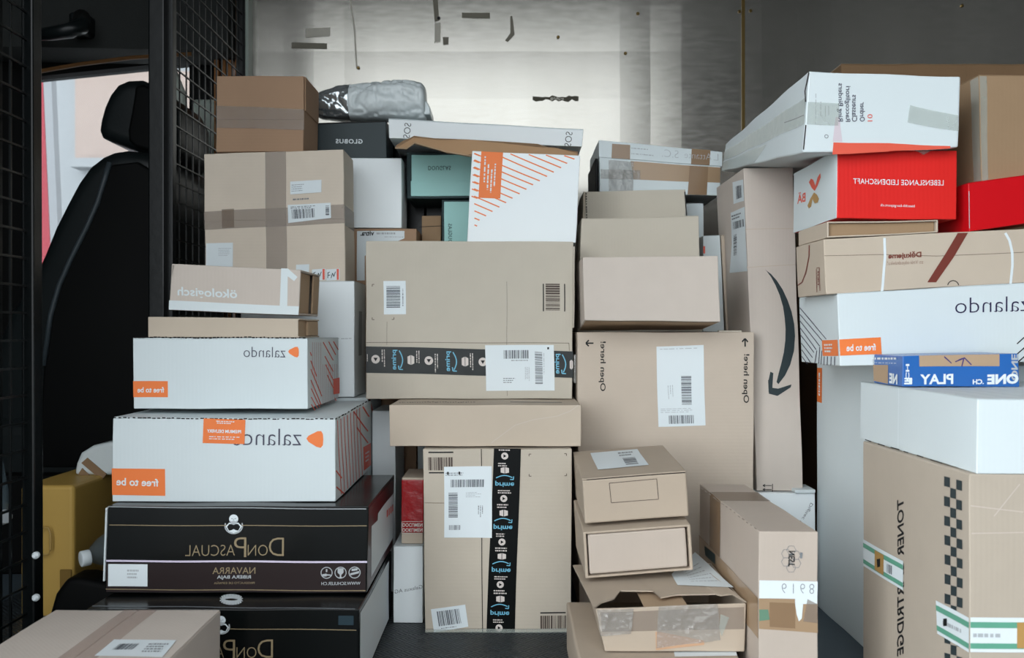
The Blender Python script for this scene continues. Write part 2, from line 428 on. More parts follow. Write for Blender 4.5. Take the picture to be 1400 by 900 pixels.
def mat_mat():
    m = bpy.data.materials.new('black_ribbed_rubber'); m.use_nodes = True; n = m.node_tree.nodes; l = m.node_tree.links
    p = n['Principled BSDF']; tc = n.new('ShaderNodeTexCoord')
    p.inputs['Base Color'].default_value = srgb(42, 48, 52); p.inputs['Roughness'].default_value = .45
    ch = n.new('ShaderNodeTexChecker'); ch.inputs['Scale'].default_value = 45; l.new(tc.outputs['Object'], ch.inputs[0])
    w1 = n.new('ShaderNodeTexWave'); w1.inputs['Scale'].default_value = 60; w1.bands_direction = 'DIAGONAL'; l.new(tc.outputs['Object'], w1.inputs[0])
    mp = n.new('ShaderNodeMapping'); mp.inputs['Rotation'].default_value = (0, 0, math.pi/2); l.new(tc.outputs['Object'], mp.inputs[0])
    w2 = n.new('ShaderNodeTexWave'); w2.inputs['Scale'].default_value = 60; w2.bands_direction = 'DIAGONAL'; l.new(mp.outputs[0], w2.inputs[0])
    mx = n.new('ShaderNodeMixRGB'); l.new(ch.outputs[1], mx.inputs[0]); l.new(w1.outputs[1], mx.inputs[1]); l.new(w2.outputs[1], mx.inputs[2])
    b = n.new('ShaderNodeBump'); b.inputs['Strength'].default_value = .8; b.inputs['Distance'].default_value = .003
    l.new(mx.outputs[0], b.inputs['Height']); l.new(b.outputs[0], p.inputs['Normal'])
    return m
RUB = mat_mat()
FLR = mat('grey_ribbed_floor', (72, 84, 92), rough=.7, corr='v', bump=.2)
CEI = mat('grey_ceiling_panel', (60, 62, 60), rough=.6)
GRD = mat('outside_asphalt', (105, 106, 106), rough=.9)
OUT = mat('outside_pale_render', (128, 133, 136), rough=.9)
OUTR = mat('outside_red_paint', (140, 40, 52), rough=.8)
OUTP = mat('outside_pinkish_render', (140, 127, 120), rough=.9)
DKP = mat('dark_door_panel', (10, 11, 11), rough=.7, spec=.15)

# ------------------------------------------------------------------ the van shell
struct('floor', *cubev(-2.3, 1.62, -0.02, 2.74, -.05, 0), FLR)
struct('ceiling', *cubev(-.86, 1.62, .1, 2.74, 2.32, 2.36), CEI)
struct('wall_rear', *cubev(1.58, 1.62, .1, 2.74, 0, 2.32), CEI)
struct('wall_door_side', *cubes([(.80, 1.58, .08, .12, 0, 2.32), (-2.3, -1.5, .08, .12, 0, 2.32)]), DKP)
XL = (345-700)*2.7/F; XS = (1016-700)*2.7/F
wall = Box('wall_back', None, world=(XL, XS-.003, 2.7, 2.72, 0, 2.32), m=WALL, cat=None, amp=.0012, bevw=.001)
wall2 = Box('wall_back', None, world=(XS+.003, 1.58, 2.7, 2.72, 0, 2.32), m=WALL, cat=None, amp=.0012, bevw=.001)
for o in (wall.root, wall2.root): o['kind'] = 'structure'
struct('trim_1', *cubev(XS-.005, XS+.005, 2.698, 2.725, 0, 2.32), BRS)
struct('trim_2', *cubev(XL-.035, XL, 2.66, 2.72, 0, 2.32), PIL)
RES = mat('tape_residue', (120, 116, 104), rough=.7, mott=.3); RESL = mat('pale_tape_residue', (188, 184, 172), rough=.6, mott=.2)
for nm, q, mm in (('tape_residue', [(631, 17), (669, 17), (669, 25), (631, 24)], RES), ('tape_residue', [(592, 0), (599, 0), (600, 28), (594, 30)], RES),
              ('tape_residue', [(605, 51), (613, 51), (613, 61), (606, 62)], RES), ('tape_residue', [(697, 22), (700, 22), (703, 47), (697, 50)], RES),
              ('tape_residue', [(697, 46), (703, 48), (694, 58), (690, 56)], RES), ('tape_residue', [(417, 39), (451, 38), (451, 50), (417, 52)], RESL),
              ('tape_residue', [(398, 58), (447, 60), (447, 68), (398, 66)], RES)):
    wall.quads(nm, 'F', [q], mm, .0012)
def ragged(box, x0, y0, x1, y1, m, seed, name='tape_residue'):
    r = random.Random(seed); n = 14
    top = [(x0+(x1-x0)*i/n, y0+r.uniform(0, 3)) for i in range(n+1)]; bot = [(x0+(x1-x0)*i/n, y1-r.uniform(0, 4)) for i in range(n+1)]
    box.quads(name, 'F', [[top[i], top[i+1], bot[i+1], bot[i]] for i in range(n)], m, .0013)
DRK = mat('dark_torn_paint', (84, 80, 68), rough=.7, mott=.3)
ragged(wall, 728, 130, 790, 139, DRK, 5); ragged(wall, 752, 132, 770, 138, RESL, 9); ragged(wall, 594, 30, 602, 60, RESL, 8)
wall.line('scratch_line', 'F', [(479, 0), (484, 40), (488, 94)], 2.2, RESL, .0012)
for bx_, pts in ((wall, [(600, 25), (872, 19), (763, 51), (855, 73), (490, 93), (1011, 16)]), (wall2, [(1026, 15), (1315, 8)])):
    for (x, y) in pts:
        c = P(x, y, 2.7); V, Fc = tube([c+Vector((0, .001, 0)), c-Vector((0, .003, 0)), c-Vector((0, .0045, 0))], [.005, .005, .003], 10)
        bx_.add('rivet', V, Fc, MTL if x == 600 else BRS)

# cab: far side door with window, headliner, cab roof
wx0, wx1 = (46-700)*2.76/F, (262-700)*2.76/F
zt0, zt1 = P(50, 108, 2.76).z, P(262, 86, 2.76).z
def prism(pts, y0, y1):
    n = len(pts); V = [(x, y0, z) for x, z in pts]+[(x, y1, z) for x, z in pts]
    Fc = [list(range(n))[::-1], [i+n for i in range(n)]]+[[i, (i+1) % n, (i+1) % n+n, i+n] for i in range(n)]
    return V, Fc
def merge(*ms):
    V = []; Fc = []
    for v, f in ms: k = len(V); V += list(v); Fc += [[i+k for i in q] for q in f]
    return V, Fc
wbot = P(50, 420, 2.76).z
struct('door_1', *merge(cubev(-2.3, wx0, 2.74, 2.8, 0, 2.32), cubev(wx1, -.84, 2.74, 2.8, 0, 2.32), cubev(wx0, wx1, 2.74, 2.8, 0, wbot),
       prism([(wx0, zt0), (wx1, zt1), (wx1, 2.32), (wx0, 2.32)], 2.74, 2.8)), DKP)
GL = mat('window_glass', (220, 230, 235), rough=.02, alpha=.12)
struct('window_1', *cubev(wx0-.01, wx1+.01, 2.775, 2.78, wbot-.01, zt1+.01), GL)
struct('ceiling_cab', *merge(cubev(-2.3, -.86, .1, 2.8, 2.32, 2.36), prism([(-2.3, 2.32), (-2.3, P(0, 60, 2.6).z), (-.84, P(262, 72, 2.6).z), (-.84, 2.32)], 2.58, 2.73)), HDL)
struct('wall_front', *cubev(-2.34, -2.3, .1, 2.8, 0, 2.32), DKP)
TRM = mat('tan_trim_line', (96, 66, 36), rough=.5)
V = tube([P(40, 100, 2.56), P(110, 88, 2.56), P(180, 79, 2.56), P(262, 74, 2.56)], .006, 6)
struct('trim_3', *V, TRM)
# outside seen through the window
struct('exterior_ground', *cubev(-9, 4, 2.85, 9, -.6, -.5), GRD)
struct('exterior_ground', *cubev(-9, 9, -9, .0, -.6, -.5), GRD)
g = Thing('building', (-3.6, 7, -.5), 'pale rendered building seen blurred through the cab window', 'building')
V, Fc = cubev(-5.0, -1.8, 7, 7.4, -.5, 5); g.add('wall', V, Fc, OUT)
V, Fc = cubev(-3.45, -1.8, 6.93, 7, 1.95, 2.65); g.add('facade_band', V, Fc, OUTP)
V, Fc = cubev(-3.45, -1.8, 6.85, 7, 1.88, 1.95); g.add('ledge', V, Fc, OUT)
V, Fc = cubev(-3.1, -2.85, 6.96, 7, .4, 1.1); g.add('window', V, Fc, INKG)
g = Thing('awning_panel', (-2.55, 4.5, -.5), 'red panel standing outside the cab window at its left edge', 'panel')
x0, x1 = P(40, 0, 4.5).x, P(73, 0, 4.5).x
V, Fc = prism([(x0, -.5), (x1+.05, -.5), (x1-.07, 2.2), (x0, 2.2)], 4.5, 4.56); g.add('panel_board', V, Fc, OUTR)
V, Fc = prism([(x1+.08, -.5), (x1+.12, -.5), (x1, 2.2), (x1-.04, 2.2)], 4.45, 4.5); g.add('grey_post', V, Fc, INKG)
g = Thing('grab_handle', P(85, 40, 2.5), 'dark grab handle on the cab ceiling above the window', 'handle')
V, Fc = tube([P(46, 48, 2.52), P(70, 46, 2.47), P(96, 42, 2.46), P(110, 36, 2.48), P(112, 24, 2.55)], [.016, .019, .021, .024, .024], 10)
smooth(g.add('handle_grip', V, Fc, LEA)); V, Fc = cubev(*(lambda a: (a.x-.028, a.x+.028, 2.53, 2.6, a.z-.045, a.z+.02))(P(110, 28, 2.55))); bev(g.add('handle_mount', V, Fc, LEA), .012, 3)

# grey plastic panel and wooden slats behind the mesh
g = Thing('pillar_panel', (-.95, 2.66, .0), 'grey plastic pillar panel behind the wire mesh', 'panel')
a, b = P(246, 110, 2.7), P(268, 110, 2.7)
V, Fc = tube([P(236, 96, 2.66), P(246, 130, 2.66), P(250, 200, 2.66), P(250, 330, 2.66)], [.012, .02, .022, .022], 8); smooth(g.add('pillar_cover', V, Fc, mat('pale_pillar', (170, 178, 170), rough=.5)))
V, Fc = cubev(P(262, 0, 2.68).x, P(300, 0, 2.68).x, 2.68, 2.72, .0, P(0, 135, 2.68).z); bev(g.add('trim_panel', V, Fc, PIL), .01)
g = Thing('wooden_slats', (P(312, 0, 2.69).x, 2.69, 1.0), 'brown wooden slats upright behind the wire mesh beside the wall', 'slats')
for i in range(4):
    x = P(294+i*9.5, 0, 2.68).x
    V, Fc = cubev(x, x+.014, 2.67, 2.7, 0, 2.32); bev(g.add('slat', V, Fc, mat('brown_wood', (140, 92, 48), rough=.6, mott=.4)), .002)

# partition
XP = -.82
g = Thing('partition_frame', (XP, 2.05, 0), 'black steel partition post with wire mesh reaching back to the wall', 'partition')
x0, x1 = P(207, 0, 2.05).x, P(229, 0, 2.05).x
V, Fc = cubev(x0, x1, 2.03, 2.08, 0, 2.32); bev(g.add('post', V, Fc, MTL), .004)
V, Fc = cubev(x1-.002, x1+.012, 2.05, 2.075, 0, 2.32); bev(g.add('edge_strip', V, Fc, MTL), .002)
ms = []
y = 2.12
while y < 2.66: ms.append(cubev(XP-.0016, XP+.0016, y-.0016, y+.0016, 0.02, 1.84)); y += .045
z = .03
while z < 1.85: ms.append(cubev(XP+.0016, XP+.0048, 2.09, 2.67, z-.0016, z+.0016)); z += .046
V, Fc = merge(*ms); g.add('wire_mesh', V, Fc, MTL)
V, Fc = cubev(XP-.012, XP+.012, 2.655, 2.69, 0, 2.32); g.add('end_post', V, Fc, MTL)
g = Thing('partition_frame', (XP, 1.5, 0), 'black steel mesh partition at the left edge, nearest the open door', 'partition')
V, Fc = merge(prism([(P(36, 0, 1.49).x, 0), (P(54, 0, 1.49).x, 0), (P(48, 0, 1.49).x, 2.32), (P(34, 0, 1.49).x, 2.32)], 1.475, 1.505)); bev(g.add('post', V, Fc, MTL), .003)
ms = []
y = 1.03
while y < 1.47: ms.append(cubev(XP-.0018, XP+.0018, y-.0018, y+.0018, 0.0, 1.85)); y += .045
z = .02
while z < 1.85: ms.append(cubev(XP+.0018, XP+.0054, .98, 1.48, z-.0018, z+.0018)); z += .046
V, Fc = merge(*ms); g.add('wire_mesh', V, Fc, MTL)
V, Fc = cubev(P(4, 0, 1.45).x, P(13, 0, 1.45).x, 1.4, 1.43, 0, 2.32); g.add('inner_bar', V, Fc, MTL)
for yy in (760, 818):
    c = P(48, yy, 1.47); V, Fc = tube([c+Vector((0, .005, 0)), c, c-Vector((0, .004, 0))], [.006, .006, .003], 10); g.add('bolt', V, Fc, LAB)

# seat
g = Thing('driver_seat', (-1.15, 2.36, 0), 'black leatherette cab seat with headrest behind the partition post', 'seat')
def prof(pts, Y, y0, y1, m, name, bw, par=None, sub=1):
    q = [(P(x, yy, Y).x, P(x, yy, Y).z) for x, yy in pts]
    V, Fc = prism(q, y0, y1); o = g.add(name, V, Fc, m, par)
    b = o.modifiers.new('b', 'BEVEL'); b.width = bw; b.segments = 5; b.limit_method = 'ANGLE'; b.angle_limit = math.radians(60)
    smooth(o); return o
back = prof([(150, 206), (136, 212), (118, 226), (102, 248), (86, 278), (70, 310), (56, 345), (38, 385), (10, 425), (-30, 520), (-60, 640), (230, 640), (236, 420), (236, 300), (232, 240), (222, 216), (200, 206), (170, 203)], 2.2, 2.2, 2.62, LEA, 'backrest', .035)
side = prof([(153, 226), (143, 252), (136, 275), (122, 308), (100, 352), (84, 388), (72, 430), (62, 500), (55, 640), (222, 640), (226, 420), (226, 300), (220, 240), (190, 222)], 2.19, 2.178, 2.2, PLA, 'side_panel', .008)  # near side of the seat, painted black for the shadow it lies in
V, Fc = tube([P(x, y, 2.176) for x, y in ((150, 222), (141, 252), (133, 278), (119, 310), (97, 354), (81, 390), (69, 432), (60, 500))], .0065, 8); smooth(g.add('seam_piping', V, Fc, mat('grey_piping', (52, 60, 64), rough=.4)))
hr = prof([(166, 104), (152, 110), (141, 124), (133, 142), (128, 160), (126, 174), (130, 184), (142, 190), (158, 196), (178, 203), (210, 216), (236, 214), (238, 150), (226, 126), (206, 112), (186, 103)], 2.22, 2.24, 2.5, LEA, 'headrest', .05)
prof([(180, 114), (192, 112), (208, 121), (224, 134), (231, 150), (230, 207), (200, 205), (180, 199), (171, 190), (170, 176), (174, 155), (178, 132)], 2.22, 2.236, 2.26, PLA, 'headrest_shade', .01)  # black panel paints the half of the headrest that catches no sheen
for yy in (2.32, 2.44):
    V, Fc = tube([P(176, 198, 2.22)+Vector((0, yy-2.22, 0)), P(172, 225, 2.22)+Vector((0, yy-2.22, 0))], .008, 8); g.add('headrest_post', V, Fc, MTL)
V, Fc = cubev(-2.0, -1.0, 2.18, 2.64, .12, .38); bev(g.add('seat_cushion', V, Fc, LEA), .05, 4)
V, Fc = cubev(-1.9, -1.05, 2.22, 2.6, 0, .12); g.add('seat_base', V, Fc, PLA)

# ------------------------------------------------------------------ floor mat
ml = [(-1.1, .16), (.02, .16), (.1, 1.30), (.125, 1.42), (.12, 1.50), (.135, 1.56), (.10, 1.62), (.115, 1.70), (.09, 2.6), (-1.1, 2.6)]
V = [(x, y, .0) for x, y in ml]+[(x, y, .004) for x, y in ml]; n = len(ml)
Fc = [list(range(n))[::-1], [i+n for i in range(n)]]+[[i, (i+1) % n, (i+1) % n+n, i+n] for i in range(n)]
o = bpy.data.objects.new('floor_mat', mesh('floor_mat', V, Fc)); COL.objects.link(o); o.data.materials.append(RUB)
tag(o, 'black ribbed rubber mat with a torn edge on the van floor', 'mat')

# ------------------------------------------------------------------ shared print helpers
def free_to_be(b, face, q, ts, te, up, m=ORG, pname='orange_patch'):
    p = b.quads(pname, face, [q], m, .0004); b.text(face, 'free to be', ts, te, up, LAB, .0007, p, bold=.02); return p
def zlogo(b, face, cx, cy, r):
    return b.poly('logo_mark', face, [(cx-r, cy-.1*r), (cx-.75*r, cy-.45*r), (cx+.3*r, cy-.98*r), (cx+.75*r, cy-1*r), (cx+.95*r, cy-.6*r), (cx+r, cy), (cx+.95*r, cy+.7*r), (cx+.7*r, cy+1.02*r), (cx+.2*r, cy+.9*r), (cx-.75*r, cy+.3*r)], ORG)
def play(b, face, cx, cy, r, d, par, off=.0009):
    o = b.disc('round_icon', face, cx, cy, r, PNK, off, par)
    t = {'r': [(-.35, -.5), (.5, 0), (-.35, .5)], 'd': [(-.5, -.35), (.5, -.35), (0, .5)]}[d]
    b.poly('icon_triangle', face, [(cx+x*r, cy+y*r) for x, y in t], DRT2, off+.0003, par)
def parcel_icon(b, face, cx, cy, w, h, par, off=.0009):
    b.quads('parcel_icon', face, [[(cx-w, cy-h*.7), (cx-.08*w, cy-h), (cx-.08*w, cy+h), (cx-w, cy+h*.7)], [(cx+.08*w, cy-h), (cx+w, cy-h*.7), (cx+w, cy+h*.7), (cx+.08*w, cy+h)]], PNK, off, par)

# ================================================================== LEFT STACK
b = Box('cardboard_box', 'large cardboard box lying nearest in the lower left corner, label on top', world=(-.703, -.448, .95, 1.35, .0045, .156), m=CBP)
b.flaps('T', .5, 'a', m=CBP)
b.quads('packing_tape', 'T', [[(.42, 0), (.62, 0), (.62, 1), (.42, 1)]], mat('pale_clear_tape', (184, 160, 148), rough=.35, alpha=.4), .0005, uvq=True)
lb = b.poly('shipping_label', 'T', [(155, 878), (241, 879), (222, 902), (128, 900)], LAB, .0009)
b.bars('T', [(163, 884), (190, 884), (180, 892), (152, 892)], INKB, n=18, off=.0012, parent=lb)
b.dashes('T', [(204, 883), (232, 883), (222, 896), (192, 896)], 4, off=.0012, parent=lb)

def emblem(b, face, cx, cy, r, m2=LAB):
    rim = [(cx+.95*r*math.cos(a), cy+r*.25+.85*r*math.sin(a)) for a in [math.radians(d) for d in range(-20, 201, 20)]]
    e = b.line('round_emblem', face, rim, r*.14, INKL, .0006)
    b.poly('emblem_coat', face, [(cx-r*.88, cy+r*.3), (cx-.5*r, cy-.1*r), (cx, cy+.0*r), (cx+.5*r, cy-.1*r), (cx+.88*r, cy+.3*r), (cx+.55*r, cy+.85*r), (cx, cy+1.05*r), (cx-.55*r, cy+.85*r)], m2, .0008, e)
    b.poly('emblem_waistcoat', face, [(cx-r*.72, cy+r*.36), (cx-.48*r, cy+.05*r), (cx+.48*r, cy+.05*r), (cx+.72*r, cy+.36*r), (cx+.5*r, cy+.78*r), (cx+.22*r, cy+.72*r), (cx, cy+.6*r), (cx-.22*r, cy+.72*r), (cx-.5*r, cy+.78*r)], BLK, .001, e)
    b.disc('emblem_head', face, cx, cy-.5*r, r*.5, m2, .0011, e, 16)
    b.poly('emblem_beard', face, [(cx-.42*r, cy-.35*r), (cx-.2*r, cy-.25*r), (cx, cy-.33*r), (cx+.2*r, cy-.25*r), (cx+.42*r, cy-.35*r), (cx+.3*r, cy+.02*r), (cx, cy+.15*r), (cx-.3*r, cy+.02*r)], INKL, .0013, e)
    b.lines('emblem_brow', face, [((cx-.26*r, cy-.55*r), (cx-.08*r, cy-.52*r)), ((cx+.08*r, cy-.52*r), (cx+.26*r, cy-.55*r)), ((cx, cy-.5*r), (cx-.04*r, cy-.36*r))], r*.06, INKG, .0014, e)

def donpascual(b, x1, x0, yb, sc=1.0):
    # D ON P ASCUAL, mirrored, small capitals; x1 right start, x0 left end
    L = x1-x0; g = lambda f: x1-L*f
    b.text('F', 'D', (g(0), yb), (g(.155), yb), (0, -25*sc), GLD, name='wine_lettering', bold=-.012)
    b.text('F', 'ON', (g(.165), yb), (g(.37), yb), (0, -15*sc), GLD, name='wine_lettering', bold=-.012)
    b.text('F', 'P', (g(.385), yb+2), (g(.51), yb+2), (0, -27*sc), GLD, name='wine_lettering', bold=-.012)
    b.text('F', 'ASCUAL', (g(.50), yb), (g(1), yb), (0, -15*sc), GLD, name='wine_lettering', bold=-.012)

b = Box('wine_box', 'black wine box at the bottom left, under the other black wine box', quad=[(118, 828), (491, 834), (491, 960), (118, 960)], Y=1.42, D=.38, zb=.0045, zt=.1375, m=BLK, group=None)
b.lines('gold_line', 'F', [((122, 858), (488, 862))], 1, GLD)
emblem(b, 'F', 303, 854, 12)
b.ring('white_seal', 'T', 316, 820, 4.5, 6, LAB, .0006, sx=3)
donpascual(b, 374, 240, 900)
b.rect('blue_patch', 'F', 463, 842, 484, 855, mat('dark_blue_patch', (32, 50, 58)))
b.quads('maroon_side', 'R', [[(.01, .04), (.99, .04), (.99, .98), (.01, .98)]], BLK, .0003, uvq=True)
lb = b.quads('white_side_label', 'R', [[(.03, .05), (.9, .05), (.9, .93), (.03, .93)]], LAB, .0007, uvq=True)
b.dashes('R', [(.3, .3), (.3, .8), (.8, .8), (.8, .3)], 1, off=.001, parent=lb) if False else None
b.lines('tear_line', 'T', [((126, 829), (486, 833))], 1.2, INKG, .0004)

b = Box('wine_box', 'black wine box with gold lettering under the larger white shoe box', quad=[(147, 691), (503, 694), (501, 812), (144, 812)], Y=1.5, D=.33, zb=.139, zt=.2885, m=BLK)
b.rect('brown_band', 'F', 145.5, 770, 500, 810, BLB, .0004)
b.lines('gold_line', 'F', [((149, 718), (501, 719)), ((145, 806), (500, 808))], 1.1, GLD, .0007)
b.lines('lilac_line', 'F', [((145, 767), (502, 768.5))], 2.6, LIL, .0007)
emblem(b, 'F', 319, 716, 12.5)
donpascual(b, 388, 254, 760)
b.text('F', 'NAVARRA', (349, 785), (291, 785), (0, -9), GLD)
b.text('F', 'RIBERA BAJA', (343, 793), (297, 793), (0, -6), INKL, bold=.02)
b.text('F', 'PRODUCTO DE ESPAÑA', (348, 799), (293, 799), (0, -3.6), GLD)
b.text('F', 'WWW.SCHULER.CH', (493, 800), (440, 800), (0, -4.4), INKL, bold=.01)
for cx in (447, 466, 485): b.ring('round_pictogram', 'F', cx, 783, 7.6, 1.1, INKL, .0007)
b.poly('glass_pictogram', 'F', [(462, 777), (470, 777), (470, 783), (467, 786), (467, 789), (469, 790), (463, 790), (465, 789), (465, 786), (462, 783)], INKL, .0007)
b.quads('bottle_pictogram', 'F', [[(441, 785), (447, 784), (447, 788), (441, 788)], [(447, 785), (453, 785.5), (453, 787), (447, 787)], [(446, 778), (448, 778), (448, 782), (446, 782)]], INKL, .0007)
b.quads('hand_pictogram', 'F', [[(479, 784), (491, 781), (491, 784), (479, 787)], [(481, 778), (489, 777), (489, 780), (481, 781)]], INKL, .0007)
lb = b.rect('white_label', 'F', 148, 771.5, 202, 802, LAB, .0008)
b.dashes('F', [(174, 778), (190, 778), (190, 792), (174, 792)], 3, INKL, off=.0011, parent=lb)
b.quads('maroon_side', 'R', [[(.01, .02), (.98, .02), (.98, .97), (.01, .97)]], MAR, .0004, uvq=True)
lb = b.quads('side_label', 'R', [[(507, 720), (516, 711), (537, 735), (507, 790)], [(516, 702), (537, 674), (537, 735), (516, 711)]], LAB, .0008)
b.quads('red_barcode', 'R', [[(528+i*2.4, 698-i*2.5), (529.4+i*2.4, 696.6-i*2.5), (529.4+i*2.4, 706-i*2.5), (528+i*2.4, 708-i*2.5)] for i in range(4)], ORR, .0011, lb)
b.lines('white_scuff', 'F', [((147, 693), (500, 696)), ((147, 694), (144.5, 700))], 1.0, INKL, .0006)
b.slab('loose_side_flap', -.018, -.010, .12, .97, .02, .5, WHS)

def stripes_side(b, face, xs, top, bot, m):
    pass
b = Box('shoe_box', 'larger white shoe box on the left, orange courier sticker over its front edge', quad=[(155, 572), (459, 573.5), (459, 686), (154, 683)], Y=1.535, D=.385, zb=.2895, m=WH)
b.slab('box_lid', .001, .999, 1.0, 1.016, .002, .998, WH)
b.flute('F', (156, 571), (458, 573), 46, 1.5, GAP)
b.flute('R', (459, 573), (507, 546), 12, 1.5, GAP)
st = b.quads('courier_sticker', 'F', [[(279, 571.5), (336, 573.5), (335, 607), (278, 605.5)]], ORG, .0009)
b.text('F', 'PREMIUM DELIVERY', (330.5, 592.2), (284, 591), (0, -4.6), LAB, .0013, st, bold=.03)
b.dashes('F', [(287, 595), (329, 596), (329, 602), (287, 601)], 2, LAB, off=.0013, parent=st, fill=.35)
b.dashes('F', [(296, 574), (322, 575), (320, 580), (298, 579)], 2, LAB, off=.0013, parent=st, fill=.5)
b.text('F', 'zaland', (413, 609.5), (333, 608.5), (0, -23), SLT, bold=-.012)
b.text('F', 'o', (331, 609), (318, 609), (0, -15), SLT, bold=-.012, off=.0006)
zlogo(b, 'F', 431.5, 601, 11.5)
free_to_be(b, 'F', [(153.6, 641), (226, 641.5), (226, 678), (154, 677)], (217, 665.5), (160, 664), (0, -10.5))
for k in range(8):
    x0_, x1_ = 461.5+k*4.3, 466.5+k*4.1
    b.lines('red_line', 'R', [((x0_, 573-(x0_-459)*.56+3), (x1_, 686-(x1_-459)*.91-3))], .8, ORR, .0004)
for a_ in (((483, 563), (503, 590)), ((496, 556), (504.5, 570)), ((488, 585), (503, 606)), ((459.6, 644), (467, 654)), ((459.6, 666), (470, 675))):
    b.lines('red_line', 'R', [a_], 1.7, ORR, .0005)
p = b.quads('red_patch', 'R', [[(496.5, 612), (506.5, 606), (506.5, 636), (497, 644)]], ORR, .0007)
b.dashes('R', [(499, 618), (504, 615), (504, 630), (499, 634)], 3, LAB, off=.001, parent=p, seed=2, fill=.4)

b = Box('shoe_box', 'smaller white shoe box on the left, resting on the one with the courier sticker', quad=[(182, 463), (421, 463), (421, 565), (183, 564)], Y=1.6, D=.285, zb=.4455, zt=.5735, m=WH)
b.slab('box_lid', 0, 1, 1.0, 1.012, .002, .998, WH)
b.flute('F', (184, 461.7), (420, 461.7), 44, 1.6, GAP, seed=5)
b.text('F', 'zalando', (391, 489), (333.5, 489), (0, -14.3), SLT, bold=-.012)
zlogo(b, 'F', 402, 481.5, 7.3)
free_to_be(b, 'F', [(182.4, 522), (230, 522), (230, 544), (182.8, 544)], (225, 537.8), (188.5, 537.8), (0, -7.6))
cv = lambda x, y: (170+x/3, 340+y/3)
for q_ in ((765, 460, 788, 525), (765, 495, 808, 605), (765, 540, 805, 640), (766, 575, 800, 650), (766, 610, 790, 655), (766, 640, 780, 664), (763, 425, 768, 440),
           (815, 382, 857, 458), (838, 380, 868, 436), (858, 380, 878, 415), (822, 440, 857, 505), (825, 475, 857, 540), (832, 518, 857, 572), (862, 612, 868, 625)):
    b.lines('red_line', 'R', [(cv(*q_[:2]), cv(*q_[2:]))], 1.2, ORR, .0005)
for k in range(13):
    x_ = 772+k*8.3
    b.lines('thin_line', 'R', [(cv(x_, 384+(0 if k < 5 else 90)), cv(x_, min(655-k*2.5, 500+k*28)))], .45, MATS.get('pale_red_line') or mat('pale_red_line', (190, 150, 150)), .0004)
b.quads('red_patch', 'R', [[cv(857, 535), cv(882, 530), cv(882, 595), cv(857, 598)]], ORR, .0007)

b = Box('cardboard_box', 'shallow plain cardboard box lying on the smaller white shoe box', quad=[(203, 434), (410, 436), (410, 461), (203, 462)], Y=1.63, D=.165, zb=.576, m=CBS, body=False)
t = .018
b.body = b.slabs('box_body', [(0, .99, 0, 1, 0, .02), (0, .99, 0, 1, .98, 1), (0, 1, .93, 1, 0, 1), (0, 1, 0, .07, 0, 1), (0, .02, 0, 1, 0, 1)], CBS)
b.slab('end_panel', .965, .975, .06, .94, .02, .98, CBI)
b.slab('tucked_flap', .975, .995, .1, .9, .45, .97, CBI)

b = Box('cardboard_box', 'cardboard box with white band and mirrored grey lettering, tilted on the shallow box', quad=[(234, 361), (411, 369), (408, 431), (230, 424)], Y=1.66, D=.175, m=CBP, body=False, bevw=.002)
b.body = b.slabs('box_body', [(0, 1, 0, 1, 0, .03), (0, .995, 0, 1, .97, 1), (0, 1, .955, 1, 0, 1), (0, .995, 0, .045, 0, 1), (0, .03, 0, 1, 0, 1)], CBP)
e = b.slab('end_panel', .95, .965, .045, .955, .03, .68, CBI)
b.slab('end_panel', .98, .995, .045, .955, .68, .97, CBI)
b.quads('white_band', 'F', [[(230.4, 411), (408.4, 419), (407.8, 430.6), (230, 423.6)]], WHS, .0004)
b.quads('figure_one', 'F', [[(384.3, 366.8), (393.5, 367.2), (392.5, 418.5), (382, 418)], [(393.5, 367.2), (406.6, 379), (402, 384.5), (392.8, 377.5)]], WHS, .0004)
b.text('F', 'ökologisch', (324, 411.5), (242.5, 408), (-.6, -15.5), WHS, .0006, bold=.02)
b.quads('side_band', 'R', [[(.0, .02), (.99, .02), (.99, .24), (.0, .24)]], WHS, .0006, uvq=True) if False else None


b = Box('cardboard_box', 'big square cardboard box sealed with crossed tape, two white labels on its right half', quad=[(279, 211), (470, 205), (473, 388), (281, 390)], Y=2.0, D=.12, zb=.6985, m=CBL)
b.flaps('F', .475, 'b')
b.quads('packing_tape', 'F', [[(363, 208.5), (391, 207.5), (393, 388), (365, 389)]], TPG, .0004)
b.quads('packing_tape', 'F', [[(279.5, 290), (471.3, 280), (472, 306), (280, 315)]], TPG, .0007)
b.quads('packing_tape', 'F', [[(304, 287), (321, 286), (321, 312), (304, 313)]], TPG2, .0009)
b.quads('packing_tape', 'R', [[(0, .585), (1, .585), (1, .43), (0, .43)]], TPG, .0006, uvq=True)
lb = b.quads('address_label', 'F', [[(397, 248.5), (440, 246.5), (440, 263.5), (397.5, 266)]], LAB, .0012)
b.dashes('F', [(399, 252), (416, 251), (416, 262), (399, 263)], 4, off=.0015, parent=lb, fill=.3)
b.dashes('F', [(401, 271), (423, 270), (423, 274), (401, 275)], 1, INKG, off=.0012)
lb = b.quads('barcode_label', 'F', [[(394, 280.5), (453, 278), (453.5, 299), (394.5, 305.5)]], LAB, .0012)
b.bars('F', [(399, 287), (431, 285.5), (431.5, 298), (400, 300)], INKB, n=22, off=.0015, parent=lb)
b.dashes('F', [(398, 282.5), (432, 281), (432, 285), (398, 286.5)], 2, off=.0015, parent=lb)
b.bars('F', [(446, 282), (451, 282), (451, 296), (446, 296)], INKB, 'y', 9, off=.0015, parent=lb)
lb = b.quads('address_label', 'F', [[(282, 333), (319, 332.5), (319, 365), (282, 366)]], LAB, .0012)
b.dashes('F', [(299, 339), (317, 339), (317, 351), (299, 351)], 5, INKL, off=.0015, parent=lb, fill=.3)
